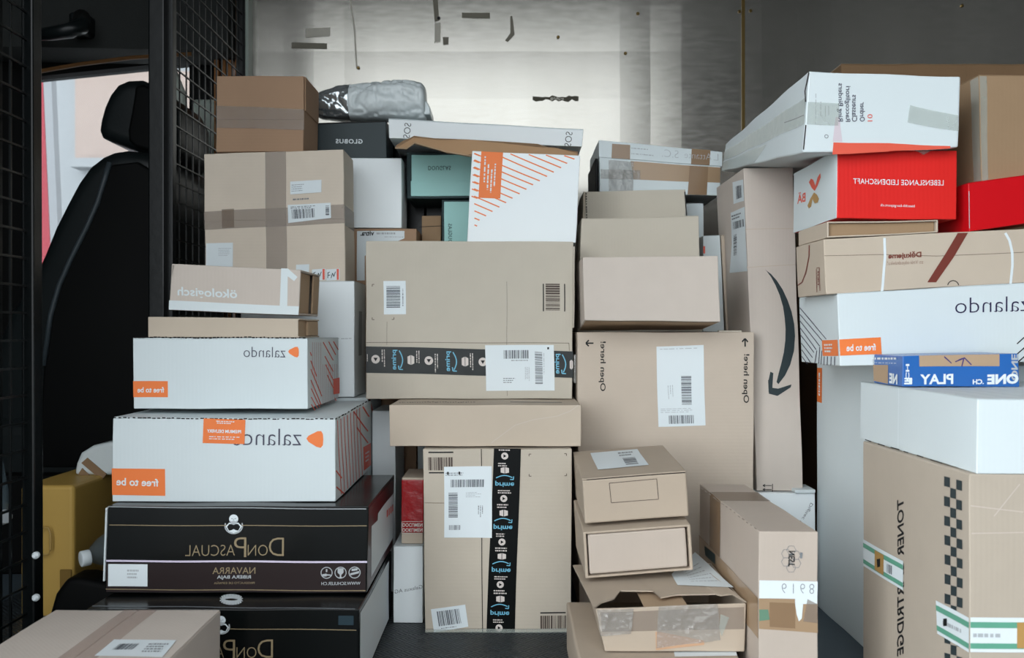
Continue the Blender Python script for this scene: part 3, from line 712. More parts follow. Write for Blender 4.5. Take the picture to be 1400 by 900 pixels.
b.quads('small_label', 'F', [[(405, 362), (423, 361.5), (423, 385), (405, 385)]], LAB, .0012)
for x in (427, 446.5):
    lb = b.quads('fragile_label', 'F', [[(x, 369), (x+18.5, 367.5), (x+18.8, 383.5), (x+.4, 384.5)]], LAB, .0012)
    b.quads('red_stripe', 'F', [[(x+14.5, 368.4), (x+17.5, 368.1), (x+17.8, 383), (x+14.9, 383.2)]], ORR, .0015, lb)
    b.lines('fragile_mark', 'F', [((x+2, 374), (x+5, 372.5)), ((x+3, 374), (x+2.4, 381)), ((x+2.4, 377.5), (x+6, 376.5)), ((x+7, 381), (x+9, 374)), ((x+9, 374), (x+11, 379)), ((x+11, 378), (x+13, 372))], 1.0, TED, .0015, lb)

b = Box('cardboard_box', 'reddish brown cardboard box on top of the left pile, beside the grey bag', quad=[(297, 104), (416, 104), (415, 207), (296, 208)], Y=2.01, D=.14, zb=.9985, m=CBW)
b.flaps('F', .42, 'b')
b.quads('packing_tape', 'F', [[(296.5, 145), (416, 150), (416, 178), (296.5, 175)]], TPG, .0006, crk=.001)
b.slab('side_flap', 1.0, 1.015, .55, 1, .03, .97, CBW)

b = Box('white_box', 'narrow white upright box behind the shoe boxes, next to the big taped box', world=(-.6, -.349, 1.94, 2.09, .4425, .6975), m=WHB)
b.slab('box_lid', .001, .999, .999, 1.005, -.004, .999, WHS)
b.flute('F', (440, 463.5), (482, 463.5), 8, .8, INKL)
b.quads('address_label', 'R', [[(.35, .35), (.62, .35), (.62, .75), (.35, .75)]], INKL, .0005, uvq=True)
b = Box('white_box', 'white box with a red stripe, mostly hidden behind the larger shoe box', world=(-.62, -.318, 1.94, 2.14, .0, .441), m=WH)
b.quads('red_stripe', 'R', [[(.03, .995), (.12, .995), (.4, .9), (.3, .9)]], ORR, .0005, uvq=True)
b = Box('white_box', 'slim tall white box in the gap right of the larger shoe box', world=(-.314, -.262, 1.97, 2.13, 0, .408), m=WHB)
b.slab('box_lid', 0, 1, 1.0, 1.004, 0, 1, WHS)
b = Box('white_box', 'grey-white box deep in the shadow behind the red document packet', world=(-.233, .1, 2.16, 2.5, 0, .31), m=WHS)
b.slab('box_lid', 0, 1, 1.0, 1.01, 0, 1, WHS)

b = Box('white_box', 'blank white box in the upper left, under the dark slate box', world=(-.5, -.272, 2.165, 2.27, .8435, 1.015), m=WHB)
b.slab('box_lid', 0, 1, 1.0, 1.006, 0, 1, WHS)
b = Box('cardboard_box', 'brown box with a tall white delivery label, under the blank white box', world=(-.52, -.236, 2.165, 2.32, 0, .8415), m=CBW)
lb = b.quads('delivery_label', 'F', [[(488, 316), (553, 316), (553, 326), (499, 350)], [(488, 316), (499, 326), (499, 384), (488, 384)]], LAB, .0006)
b.text('F', 'vitra.', (511.7, 322.5), (492.6, 322.5), (0, -6.6), INK, .0009, lb, bold=.03)
b.dashes('F', [(515, 317), (541, 317), (541, 322), (515, 322)], 1, INKL, off=.0009, parent=lb)
b.dashes('F', [(526, 323.5), (552, 323.5), (552, 325), (526, 325)], 1, INKL, off=.0009, parent=lb)

b = Box('slate_box', 'dark slate box with white mirrored lettering under the grey bag', quad=[(426, 169), (528, 165), (529, 213), (425, 214)], Y=2.17, D=.12, zb=1.0175, m=GLB)
b.slab('box_lid', -.004, 1.004, .97, 1.01, -.01, 1.004, mat('black_lid', (18, 20, 20), rough=.5))
b.text('F', 'GLOBUS', (496, 196.3), (459, 196), (0, -6.2), LAB, .0006, bold=.03, spacing=1.15)

b = Box('long_flat_box', 'long thin white box lying tilted over the teal and striped boxes', quad=[(531, 163), (798, 178), (796, 201), (532, 189)], Y=2.14, D=.22, m=WHB)
b.text('F', 'SOS', (551, 188.6), (553, 168), (9, 1), INK, .0006, bold=-.01)
b.text('F', 'SOS', (772, 200), (774, 180), (9, 1), INK, .0006, bold=-.01)
b.slab('box_lid', 0, 1, 1, 1.05, 0, 1, WHS)

# kraft paper bag under it
g = Thing('paper_bag', (.0, 2.17, 1.0), 'crumpled brown paper bag squeezed under the long white box', 'bag')
top = [(541, 201), (552, 194), (566, 188), (600, 191), (640, 193), (690, 196), (735, 199), (760, 204), (790, 209)]
bot = [(541, 202), (556, 203), (566, 196), (590, 202), (612, 208), (640, 213), (690, 213.5), (735, 211), (790, 213)]
V = []; Fc = []; r = random.Random(4)
NY = 6
for t_, bb in zip(top, bot):
    ring_ = []
    for j in range(NY): ring_.append(P(t_[0], t_[1], 2.035+j*.02)+Vector((0, 0, .004*math.sin(j*1.7+t_[0]*.1))))
    for j in range(NY)[::-1]: ring_.append(P(bb[0], bb[1], 2.03+j*.02)+Vector((0, 0, .003*math.sin(j*1.3+bb[0]*.1))))
    V += ring_
m_ = 2*NY
for i in range(len(top)-1):
    for k in range(m_): Fc.append([i*m_+k, i*m_+(k+1) % m_, (i+1)*m_+(k+1) % m_, (i+1)*m_+k])
Fc.append(list(range(m_))); Fc.append([(len(top)-1)*m_+k for k in range(m_)][::-1])
o = g.add('bag_paper', V, Fc, KRP)
V, Fc = tube([P(540, 202.5, 2.025), P(556, 203, 2.025), P(567, 195.5, 2.025), P(590, 202, 2.025), P(612, 208, 2.025), P(645, 213.5, 2.025)], .0016, 6)
g.add('folded_rim', V, Fc, CBI)

b = Box('teal_box', 'teal box with dark edges and upside-down lettering, lying across', world=(-.264, -.05, 2.2, 2.36, .9215, 1.036), m=TED)
b.slab('teal_front', .055, .985, .10, .95, -.012, .02, TEA)
b.slab('teal_lid_edge', .045, .99, .05, .38, -.016, .02, TEA)
b.off['F'] = .003
b.text('F', 'DOUGLAS', (585.5, 227.6), (616.5, 227.6), (0, 5.6), TED, .0004, bold=0, spacing=1.1)
b = Box('teal_box', 'teal box standing beneath the other teal box, lettering running upward', world=(-.176, -.05, 2.205, 2.36, .8015, .9195), m=TED)
b.slab('teal_front', .045, .99, .02, .96, -.012, .02, TEA)
b.off['F'] = .003
b.text('F', 'DOUGLAS', (613, 338), (613, 306), (5.2, 0), TED, .0004, bold=0, spacing=1.1)
b = Box('cardboard_box', 'tall brown carton hidden behind the big smiling-tape box, carrying the teal boxes', world=(-.23, .135, 2.17, 2.5, .3155, .80), m=CBD); b.flaps('T', .5, 'b', th=.0012)
b.root['label'] = 'tall brown carton hidden behind the largest centre box, carrying the teal boxes'
b = Box('black_box', 'black upright box in the dark gap behind the teal boxes and the blank white box', world=(-.352, -.236, 2.37, 2.6, 0, 1.10), m=BLK)  # added box; its black keeps the pale wall out of this shaded gap
b.slab('box_lid', 0, 1, 1.0, 1.004, 0, 1, BLK)
b = Box('black_box', 'black box lying behind the teal boxes, above the small brown box', world=(-.232, .12, 2.372, 2.49, .802, 1.02), m=BLK)  # second added box, blackening the space behind the teal boxes like shade
b.slab('box_lid', 0, 1, 1.0, 1.004, 0, 1, BLK)
b = Box('cardboard_box', 'small brown box in the gap left of the lower teal box', world=(-.23, -.181, 2.24, 2.34, .8015, .884), m=CBD)
b.lines('box_seam', 'F', [((574, 310), (605, 309))], .8, GAP)

b = Box('striped_box', 'white box with orange diagonal stripes standing on the largest centre box', quad=[(645, 206.5), (793, 213), (787, 328), (638, 328)], Y=1.95, D=.19, zb=.7845, m=WHB)
E = [(785, 218), (775, 224), (766.7, 230), (756.7, 236), (747.7, 241.7), (738, 247.7), (729, 253), (720, 259), (710.7, 265), (701, 271), (692, 277), (682.7, 283), (673, 289), (664, 295), (655, 301), (651.7, 309), (648, 318)]
segs = []
for (x, y) in E:
    xs = 648; ys = y-(x-xs)*.42
    if ys < 209.5: xs = x-(y-209.5-(x-700)*.03)/.42; ys = 209.5+(xs-700)*.04+1
    if x-xs > 3: segs.append(((xs, ys), (x, y)))
# gap between the short left dashes and the long lines
for k in range(7): segs.append(((647.5-k*.5, 210.3+k*9.7), (655-k*.4, 213.3+k*9.7)))
b.lines('orange_stripes', 'F', segs, 1.6, ORG, .0004)
st = b.quads('orange_sticker', 'F', [[(657.5, 207.2), (687.5, 208.5), (684, 271.5), (654, 270.6)]], ORG, .0008)
for i, (a, c) in enumerate(((214, 266), (225, 266), (232, 266.5), (224, 267))):
    b.dashes('F', [(661.3+i*4.7, a), (664.5+i*4.7, a), (663+i*4.6, c), (659.8+i*4.6, c)], 1, LAB, 'y', .0011, st, seed=i+4, fill=.6)

# grey bag
g = Thing('mailing_bag', P(505, 165, 2.23), 'grey plastic mailing bag bound with silver and black tape, on the slate box', 'bag')
prof_t = [(424, 140, 150), (430, 133, 157), (440, 128.5, 162), (452, 125, 164), (464, 121, 165), (480, 119, 165.5), (500, 115, 166), (520, 112, 166), (540, 111.5, 166), (556, 112.5, 166.5), (570, 115, 167), (578, 117.5, 167), (582, 122, 167), (583.5, 140, 166)]
def bagmesh(seg, y0, grow=0, seed=1):
    V = []; N = 56; Yc = 2.235
    for i, (x, t0, t1) in enumerate(seg):
        top = P(x, t0, Yc).z+grow; bt = max(P(x, t1, Yc).z, 1.112)-(grow if t1 < 163 else 0); c = (top+bt)/2; hz = (top-bt)/2
        hy = min(.06, hz*1.2)+grow
        X = P(x, 0, Yc).x
        for k in range(N):
            a = 2*math.pi*k/N; ca, sa = math.cos(a), math.sin(a)
            e = .75; cy = math.copysign(abs(ca)**e, ca); cz = math.copysign(abs(sa)**e, sa)
            q_ = Vector((X*14, ca*1.1, sa*1.1)); wv = 1+.05*math.sin(2*a+x*.05)-.16*max(0, 1-abs(mnoise.noise(q_*1.3+Vector((3, 1, 2))))*4)**2-.07*max(0, 1-abs(mnoise.noise(q_*3.1))*4)**2
            V.append((X, Yc+hy*cy*wv, c+hz*cz*(wv if sa > 0 else 1)))
    Fc = [[i*N+k, i*N+(k+1) % N, (i+1)*N+(k+1) % N, (i+1)*N+k] for i in range(len(seg)-1) for k in range(N)]
    Fc += [list(range(N))[::-1], [(len(seg)-1)*N+k for k in range(N)]]
    return V, Fc
def interp(pts, n):
    out = []
    for i in range(n+1):
        x = pts[0][0]+(pts[-1][0]-pts[0][0])*i/n
        for p, q in zip(pts, pts[1:]):
            if p[0] <= x <= q[0]+1e-6:
                f = (x-p[0])/(q[0]-p[0]); out.append(tuple(p[j]+(q[j]-p[j])*f for j in range(3))); break
    return out
ip = interp(prof_t, 110)
V, Fc = bagmesh(ip, 0); smooth(g.add('bag_film', V, Fc, BAG))
sel = [p for p in ip if 433 <= p[0] <= 481]; V, Fc = bagmesh(sel, 0, .0012); o = g.add('silver_tape_wrap', V, Fc, SIL); smooth(o)
sel = interp(prof_t, 110); sel = [p for p in sel if 460 <= p[0] <= 480.5]; sel = [(x, a, a+(c-a)*.45) for x, a, c in sel]
V, Fc = bagmesh(sel, 0, .0022); smooth(g.add('black_tape_piece', V, Fc, DRT2))
V = []; Fc = []
bb = [(c[0], c[1]) for c in ((584, 148), (588, 150), (592, 158), (592.5, 167), (583, 167), (581, 150))]
q = [(P(x, y, 2.28).x, P(x, y, 2.28).z) for x, y in bb]; V, Fc = prism(q, 2.2, 2.3); bev(g.add('bag_tail', V, Fc, BAG), .006, 3)

# ================================================================== CENTRE STACK
b = Box('cardboard_box', 'upright cardboard box in bottom centre with vertical black printed tape', quad=[(578, 613), (782, 612), (781, 867), (581, 867)], Y=1.7, D=.3, zb=.0045, zt=.3595, m=CBH)
b.lines('box_seam', 'F', [((658.3, 614), (660, 866))], 1.1, GAP, .0004)
b.lines('crease', 'F', [((580, 688), (658, 688.5)), ((582, 860), (781, 860))], .8, TPG2, .0004)
tp = b.quads('printed_tape', 'F', [[(675.5, 613), (712, 613), (703.5, 867), (665, 867)]], DRT2, .0006)
for k in range(4):
    x = 677-k*2.1; y = 657.8+k*58.8
    b.text('F', 'prime', (x, y), (x+25.5, y), (0, 8.2), CYA, .001, tp, bold=.02)
    cx = x+12.5
    pts = [(x+1+i*22/8, y-3.5-4.2*math.sin(math.pi*(i/8)*.86+.12)) for i in range(9)]
    b.line('smile_arrow', 'F', pts, 1.3, CYA, .001, tp)
    b.lines('smile_arrow', 'F', [((x+24.5, y-2), (x+24.8, y-6.4)), ((x+24.5, y-2), (x+20, y-2.4))], 1.2, CYA, .001, tp)
    b.dashes('F', [(cx-9, y+12), (cx+9, y+12), (cx+9, y+18), (cx-9, y+18)], 2, PNK, off=.001, parent=tp, seed=k, fill=.5)
    if k < 3: b.dashes('F', [(cx-10, y+31), (cx+9, y+31), (cx+9, y+38), (cx-10, y+38)], 2, PNK, off=.001, parent=tp, seed=k+9, fill=.5)
    play(b, 'F', cx-1, y+24.3, 4.8, 'r', tp)
    if k < 3: parcel_icon(b, 'F', cx-1, y+44, 5.6, 4.4, tp)
play(b, 'F', 690, 623.3, 4.8, 'r', tp); parcel_icon(b, 'F', 690, 643, 5.6, 4.4, tp)
b.dashes('F', [(681, 632), (699, 632), (699, 638.5), (681, 638.5)], 2, PNK, off=.001, parent=tp, seed=31, fill=.5)
b.dashes('F', [(682, 613.5), (700, 613.5), (700, 617), (682, 617)], 1, PNK, off=.001, parent=tp, seed=33, fill=.5)
b.bars('F', [(585, 625), (620.5, 625), (620.5, 643), (585.5, 643)], BRI, n=17, off=.0005, seed=8)
b.rect('barcode_rule', 'F', 585.5, 617.3, 620, 619.2, INK, .0005); b.rect('barcode_rule', 'F', 586, 645.4, 610, 647.2, INK, .0005)
lb = b.quads('shipping_label', 'F', [[(607, 638), (672.3, 637.5), (672.8, 735.5), (607.5, 734.8)]], LAB, .0012)
b.bars('F', [(616, 656), (663, 656), (662.5, 666.5), (616, 666.5)], INKB, n=36, off=.0015, parent=lb, seed=3)
b.bars('F', [(613, 674), (625.5, 674), (626, 708), (613.3, 708)], INKB, 'y', 26, .0015, lb, seed=4)
b.bars('F', [(614, 718), (630, 718), (630, 724.5), (614, 724.5)], INKG, n=14, off=.0015, parent=lb, seed=5)
b.dashes('F', [(609, 645.5), (636, 645.5), (636, 651), (609, 651)], 2, INKG, off=.0015, parent=lb, seed=6, fill=.4)
b.rect('black_square', 'F', 611, 645, 613.5, 648.8, INK, .0015, lb); b.rect('black_square', 'F', 627, 645, 629.3, 648.8, INK, .0015, lb)
b.dashes('F', [(637, 673), (658, 673), (658, 681), (637, 681)], 4, INKL, off=.0015, parent=lb, seed=7, fill=.35)
b.dashes('F', [(653, 692), (661, 692), (661, 709), (653, 709)], 3, INKG, 'y', .0015, lb, seed=8, fill=.45)
lb = b.quads('barcode_label', 'F', [[(589, 833), (636.5, 827), (640.5, 857), (593, 864.5)]], LAB, .0012)
b.bars('F', [(597, 836), (628, 832.3), (631.5, 852), (600, 856)], INKB, n=22, off=.0015, parent=lb, seed=9)
b.dashes('F', [(603, 858), (628, 855), (628, 857), (603, 860)], 1, INKG, off=.0015, parent=lb, seed=10)
b.bars('F', [(738.5, 842), (774, 842), (773.5, 859.5), (738.5, 859.5)], BRI, n=17, off=.0005, seed=12)
b.rect('barcode_rule', 'F', 738.5, 837.3, 773.5, 839.1, INK, .0005); b.rect('barcode_rule', 'F', 739, 864.8, 773.5, 866.3, INK, .0005)
for (x, y, sx, sy) in ((723, 620.5, 1, 1), (774.5, 620.5, -1, 1), (723, 651, 1, -1), (774.5, 651, -1, -1)):
    b.lines('corner_mark', 'F', [((x, y), (x+3*sx, y)), ((x, y), (x, y+3*sy))], .9, BRI, .0005)
b.quads('clear_tape', 'F', [[(581, 860.3), (781, 859), (781, 866.5), (581, 866.8)]], TPW, .0018)

b = Box('cardboard_box', 'wide shallow plain cardboard box lying on the upright taped box', quad=[(531.5, 553), (794.5, 552.5), (794.5, 609), (533, 609)], Y=1.72, D=.4, zb=.3615, zt=.443, m=CBS)
b.lines('crease', 'F', [((672, 606), (688, 594)), ((688, 594), (704, 582)), ((704, 582), (730, 574)), ((730, 574), (762, 569)), ((762, 569), (780, 562)), ((780, 562), (791, 554))], .9, CBP, .0004)  # crease drawn paler than the card, its highlight put into the colour
b.flute('T', (545, 550.6), (650, 549.6), 30, 1.2, TPG2, .0003, seed=12)
b.quads('tuck_slot', 'T', [[(697, 549.2), (768, 549.6), (768, 551), (697, 550.6)]], TPG2, .0004)

b = Box('cardboard_box', 'largest cardboard box in the centre with black tape and pale blue lettering', quad=[(500, 329), (784, 330), (782, 543), (500, 541)], Y=1.87, D=.28, zb=.4445, m=CB)
b.lines('box_seam', 'F', [((500.5, 468.3), (778, 469.3)), ((778, 469), (778.5, 480))], .9, TPG2, .0004)
b.lines('crease', 'F', [((693, 385), (693.5, 541)), ((529, 440), (529, 472))], .6, TPG, .0004)
tp = b.quads('printed_tape', 'F', [[(500, 473.5), (783.5, 480.5), (783, 516.5), (500, 509.5)]], DRT, .0006)
for x, y0 in ((535.4, 478.5), (608.6, 480.5), (758, 484)):
    b.text('F', 'prime', (x+8.2, y0), (x+8.2, y0+27), (-8.2, 0), CYA, .001, tp, bold=.02)
    pts = [(x+10+5.2*math.sin(math.pi*(i/8)*.86+.1), y0+1+i*24/8) for i in range(9)]
    b.line('smile_arrow', 'F', pts, 1.5, CYA, .001, tp)
    b.lines('smile_arrow', 'F', [((x+10, y0+26.5), (x+15.5, y0+26.8)), ((x+10, y0+26.5), (x+9.5, y0+21.5))], 1.4, CYA, .001, tp)
for x, y in ((513.3, 491), (586.3, 493.3), (660, 494.6)): play(b, 'F', x, y, 5.9, 'd', tp)
for x, y in ((562, 492.5), (635.5, 494.3), (781, 498.5)): parcel_icon(b, 'F', x, y, 4.6 if x < 700 else 2.2, 6.6, tp)
for x, y in ((521, 478), (568.5, 480), (593.5, 484), (641.5, 483)):
    b.dashes('F', [(x, y), (x+6, y), (x+6, y+26), (x, y+26)], 2, PNK, 'y', .001, tp, seed=int(x), fill=.4)
b.dashes('F', [(501, 484), (503, 484), (503, 498), (501, 498)], 1, PNK, 'y', .001, tp, seed=3)
lb = b.quads('shipping_label', 'F', [[(663.5, 472), (757, 472), (757.8, 534), (664.5, 534)]], LAB, .0012)
b.bars('F', [(689, 479), (722.5, 479), (722.5, 490.5), (689, 490.5)], INKB, n=24, off=.0015, parent=lb, seed=3)
b.bars('F', [(731, 481), (741, 482), (741.5, 525), (731.3, 525)], INKG, 'y', 30, .0015, lb, seed=4)
b.dashes('F', [(699, 492), (722, 492), (722, 494), (699, 494)], 1, INKG, off=.0015, parent=lb)
b.dashes('F', [(688, 516), (707, 516), (707, 524), (688, 524)], 3, INKG, off=.0015, parent=lb, seed=5, fill=.4)
b.dashes('F', [(717, 502), (724, 502), (724, 521), (717, 521)], 4, INKL, 'y', .0015, lb, seed=6, fill=.4)
b.rect('black_square', 'F', 748, 475, 750.5, 478, INK, .0015, lb)
b.dashes('F', [(742.5, 483), (744, 483), (744, 524), (742.5, 524)], 1, INKL, 'y', .0015, lb, seed=13)
lb = b.quads('barcode_label', 'F', [[(524, 384), (554.7, 384), (555, 430), (524.5, 430)]], LAB, .0007)
b.bars('F', [(528, 391), (547, 391), (547, 422), (528, 422)], INKB, 'y', 24, .001, lb, seed=14)
b.dashes('F', [(549.3, 395), (552, 395), (552, 419), (549.3, 419)], 1, INKG, 'y', .001, lb, seed=15)
b.bars('F', [(745.5, 388), (765, 388), (765, 426), (745.5, 426)], BRI, 'y', 18, .0005, seed=16)
b.rect('barcode_rule', 'F', 741.7, 388, 743.2, 426, INK, .0005); b.rect('barcode_rule', 'F', 771, 388, 772.5, 426, INK, .0005)
for (x, y, sx, sy) in ((508.5, 388.5, 1, 1), (508.5, 437, 1, -1), (538.5, 437, -1, -1)):
    b.lines('corner_mark', 'F', [((x, y), (x+3*sx, y)), ((x, y), (x, y+3*sy))], .8, BRI, .0005)
b.slab('side_flap', 1.0, 1.008, .45, .97, .0, .9, CB)
ragT = [(784, 337), (789, 341), (787, 350), (791, 372), (787, 376), (784, 376)]
b.slab('loose_tape', 1.008, 1.02, .1, .28, .0, .2, TPC)

# document packet + white box on the floor
b = Box('white_box', 'white box on the floor left of the upright taped box', world=(-.237, -.179, 1.755, 1.87, .0045, .1562), m=WHB)
b.slab('box_lid', 0, 1, 1.0, 1.012, 0, 1, WHS)
b.text('F', 'Galaxus AG', (577.5, 804), (540, 811.5), (-.5, -5), INKG, .0006)
b = Box('document_packet', 'brown packet wrapped in glossy red film, on the white floor box', quad=[(549, 654), (578.4, 654), (578.4, 747), (549, 747)], Y=1.77, D=.12, zb=.1585, m=CBS)
b.slab('red_wrap', -.012, 1.012, .17, .97, -.014, .3, RDF)
b.off['F'] = .0018
b.lines('printed_frame', 'F', [((549.5, 713.5), (578, 713)), ((549.5, 729.3), (578, 729.6)), ((549.5, 713.5), (549.5, 729.3))], .7, PNK, .0006)
b.text('F', 'DOCUMEN', (550.5, 715.5), (578, 715.3), (0, 5), PNK, .0008, bold=.02)
b.text('F', 'DOKUMEN', (550.5, 722.5), (578, 722.3), (0, 5), PNK, .0008, bold=.02)

# ================================================================== RIGHT OF CENTRE
b = Box('cardboard_box', 'tall square cardboard box with two arrows and opening instructions', quad=[(789.5, 456.5), (1031, 453), (1029, 834), (792, 834)], Y=1.85, D=.46, zb=.0, zt=.5855, m=CBA)
b.text('F', 'Open here!', (819, 535), (819, 467.5), (9.5, 0), INK, .0006, bold=.012)
b.text('F', 'Open here!', (1014, 551), (1014.5, 484.5), (9.8, 0), INK, .0006, bold=.012)
b.lines('arrow', 'F', [((811.5, 469.7), (801, 469.7)), ((801, 469.7), (805, 465.5)), ((801, 469.7), (805, 473.8))], 1.9, INK, .0006)
b.lines('arrow', 'F', [((1018.2, 474.5), (1018, 463.3)), ((1018, 463.3), (1014, 468)), ((1018, 463.3), (1022, 468))], 1.9, INK, .0006)
lb = b.quads('shipping_label', 'F', [[(897, 474), (962, 472), (964.6, 582), (899.8, 583.8)]], LAB, .0006)
b.bars('F', [(931.5, 514), (945.5, 514), (946, 553.5), (932.5, 553.5)], INKB, 'y', 30, .0009, lb, seed=21)
b.bars('F', [(914, 568), (948.5, 567.5), (949, 579), (914.5, 579.5)], INKB, n=26, off=.0009, parent=lb, seed=22)
b.dashes('F', [(912, 527), (921, 526), (922, 545), (913, 546)], 3, INKL, 'y', .0009, lb, seed=23, fill=.3)
b.dashes('F', [(903, 558), (950, 557), (950, 564), (903, 565)], 3, INKL, off=.0009, parent=lb, seed=24, fill=.3)
b.dashes('F', [(902, 476.5), (960, 475), (960, 477), (902, 478.5)], 1, INKL, off=.0009, parent=lb, seed=26, fill=.4)
b.slab('raised_flap', .8, .93, 1, 1.006, 0, .03, CB)

GS = 'stepped plain cardboard boxes'
b = Box('cardboard_box', 'frontmost of the three plain stepped boxes above the arrow box', quad=[(797, 352), (982, 350), (985, 440), (799, 438)], Y=1.78, D=.17, back=[(0, .17, .0), (0, .17, 0), (0, .17, -.015), (0, .17, -.02)], m=CBP, group=GS)
b.quads('bottom_flap', 'B', [[(.01, .01), (.99, .01), (.99, .98), (.01, .98)]], CBI, .0008, uvq=True)
b = Box('cardboard_box', 'middle one of the three plain stepped boxes', quad=[(795, 300), (955, 296), (960, 450), (790, 450)], Y=1.96, D=.14, zb=.5875, m=CB, group=GS)
b.flaps('T', .5, 'b', th=.0015)
b = Box('cardboard_box', 'rearmost and highest of the three plain stepped boxes', quad=[(800, 262), (937, 259), (940, 450), (797, 450)], Y=2.11, D=.24, zb=.5875, m=CB, group=GS)
b.slab('side_flap', -.02, -.003, .45, 1, -.01, .6, CBS)
b.flute('F', (801, 264), (802, 300), 10, 1.4, GAP)
b.lines('tear_line', 'F', [((936, 262), (939, 297))], 1.4, GAP, .0004)

b = Box('white_box', 'white box with brown tape and grey lettering leaning high against the wall', quad=[(820, 214), (985, 227), (984, 268), (820, 262)], Y=2.2, D=.25, m=WHS)
lid = b.slab('box_lid', -.006, 1.012, .985, 1.47, -.012, 1.012, WHS)
# lid prints: use virtual off
b.off['F'] = .003
b.quads('packing_tape', 'F', [[(837, 196.5), (861.5, 198.5), (861, 218), (836, 216)]], TPD, .0006)
b.quads('packing_tape', 'F', [[(945.5, 203.5), (971, 205.5), (969.5, 226.5), (944.5, 224.5)]], TPD, .0006)
b.text('F', 'L', (981.5, 219.8), (975, 219.2), (0, -9), INKL, .0008, bold=-.02)
b.text('F', 'Attante', (972, 219), (936, 215.6), (0, -8.6), INKL, .0009, bold=-.02)
b.text('F', 'S.C.', (927.5, 216), (905, 214), (0, -10), INKL, .0009, bold=-.02)
b.dashes('F', [(863, 201.5), (893, 204), (893, 206.5), (863, 204)], 1, INKL, off=.0009, seed=41)
b.dashes('F', [(863, 209), (898, 212), (898, 214.5), (863, 211.5)], 1, INKL, off=.0009, seed=42)
b.off['F'] = 0
b.quads('packing_tape', 'F', [[(862, 220), (984.5, 229), (984, 250), (866, 245.5)]], TPB, .0005)
b.quads('packing_tape', 'F', [[(943, 226), (968, 228), (966, 267), (940, 266)]], TPD, .0009)
b.quads('silver_tape', 'F', [[(832, 218), (866, 221), (865, 262), (832, 261)]], TPC, .001, crk=.004)
b.quads('silver_tape', 'F', [[(821, 231), (875, 233), (875, 246), (821, 244)]], TPC, .0013, crk=.004)
b.slab('side_shade_sheet', -.03, -.012, -.03, .98, .05, .95, mat('shade_black', (14, 15, 15), rough=.7))  # black sheet stands in for the shade on the box's left side

b = Box('white_box', 'small white box tucked between the stepped boxes and the taped white box', world=(.432, .480, 2.2, 2.38, .587, .908), m=WHS)
b.slab('box_lid', 0, 1, 1.0, 1.006, 0, 1, WHS)
b.slab('dark_edge', .0, 1, 1.006, 1.012, .0, 1, GAP)
b = Box('white_box', 'thin white box with a bit of red at its edge, right of the stepped boxes', quad=[(961, 323), (984, 322), (990, 450), (961, 450)], Y=2.07, D=.1, zb=.587, m=WHS)
b.quads('red_corner', 'F', [[(961, 337), (963.5, 337), (963.5, 347), (961, 347)]], ORR, .0005)
b.slab('box_lid', 0, 1, 1.0, 1.004, 0, 1, WHS)
b = Box('cardboard_sheet', 'pale cardboard sheet standing right of the thin white box', quad=[(986, 321), (991, 321), (997, 450), (993, 450)], Y=2.075, D=.12, zb=.587, m=CBS, cat='cardboard')
b.flute('F', (986, 322), (991, 322), 2, .5)

b = Box('cardboard_box', 'narrow upright cardboard box with a large black curved arrow', quad=[(1017, 230), (1084, 229), (1098, 672), (1035, 673)], Y=1.88, D=.25, zb=.2455, m=CBP)
b.lines('crease', 'F', [((1019, 314), (1086, 313)), ((1021, 366), (1087, 362))], 1.0, CBS, .0004)
out = [(1046, 369), (1054, 375), (1062, 384), (1070, 396), (1077, 411), (1082, 426), (1085.5, 443), (1086.5, 460), (1085, 480), (1080, 499), (1073, 514), (1064, 526)]
inn = [(1048, 371), (1054, 379), (1060, 390), (1066, 404), (1070.5, 420), (1072.5, 435), (1073.5, 450), (1073, 466), (1071, 482), (1068, 496), (1064.5, 510), (1061.5, 523)]
b.quads('curved_arrow', 'F', [[out[i], out[i+1], inn[i+1], inn[i]] for i in range(len(out)-1)], GLB, .0006)
b.quads('arrow_head', 'F', [[(1053, 509), (1057, 511), (1056, 528), (1050, 524)], [(1050, 520), (1056, 524), (1056, 535), (1051, 538)], [(1051, 539), (1056, 531), (1064, 532), (1063, 542)], [(1064, 532), (1082, 526), (1081, 530), (1063, 542)]], GLB, .0006)
b.lines('handling_mark', 'F', [((1043, 664.5), (1055, 664.5)), ((1043, 670), (1055, 670)), ((1056, 662), (1056, 673)), ((1043, 664.5), (1046, 662.8)), ((1043, 664.5), (1046, 666.2)), ((1043, 670), (1046, 668.3)), ((1043, 670), (1046, 671.7))], 1.0, INK, .0006)
lb = b.quads('barcode_label', 'L', [[(1002.5, 249), (1017, 245.5), (1018, 275), (1004, 279)]], LAB, .0007)
b.bars('L', [(1007, 255), (1015, 253), (1016, 270), (1008, 273)], INKB, n=10, off=.001, parent=lb)
lb = b.quads('shipping_label', 'L', [[(1000, 291), (1019, 283), (1020, 330), (1001, 335)], [(1001, 333), (1020, 328), (1022.5, 371), (998, 373)]], LAB, .0007)
b.bars('L', [(1003, 304), (1018, 300), (1018.5, 310), (1003.5, 314)], INKB, n=12, off=.001, parent=lb)
b.bars('L', [(1003.5, 322), (1008, 320), (1008, 350), (1003.5, 351)], INKB, 'y', 20, .001, lb)
b.dashes('L', [(1001, 294), (1014, 290), (1014, 298), (1002, 302)], 2, INKB, off=.001, parent=lb)

b = Box('white_box', 'white box on the floor beneath the narrow arrow box', world=(.514, .644, 1.865, 2.1, 0, .2445), m=WHB)
b.text('F', 'Digitec Ga', (1113, 690), (1092, 722), (-4.5, -3), INKG, .0006)
V = []
b.slab('curled_flap', .66, .99, 1.005, 1.035, -.03, .25, WHS)

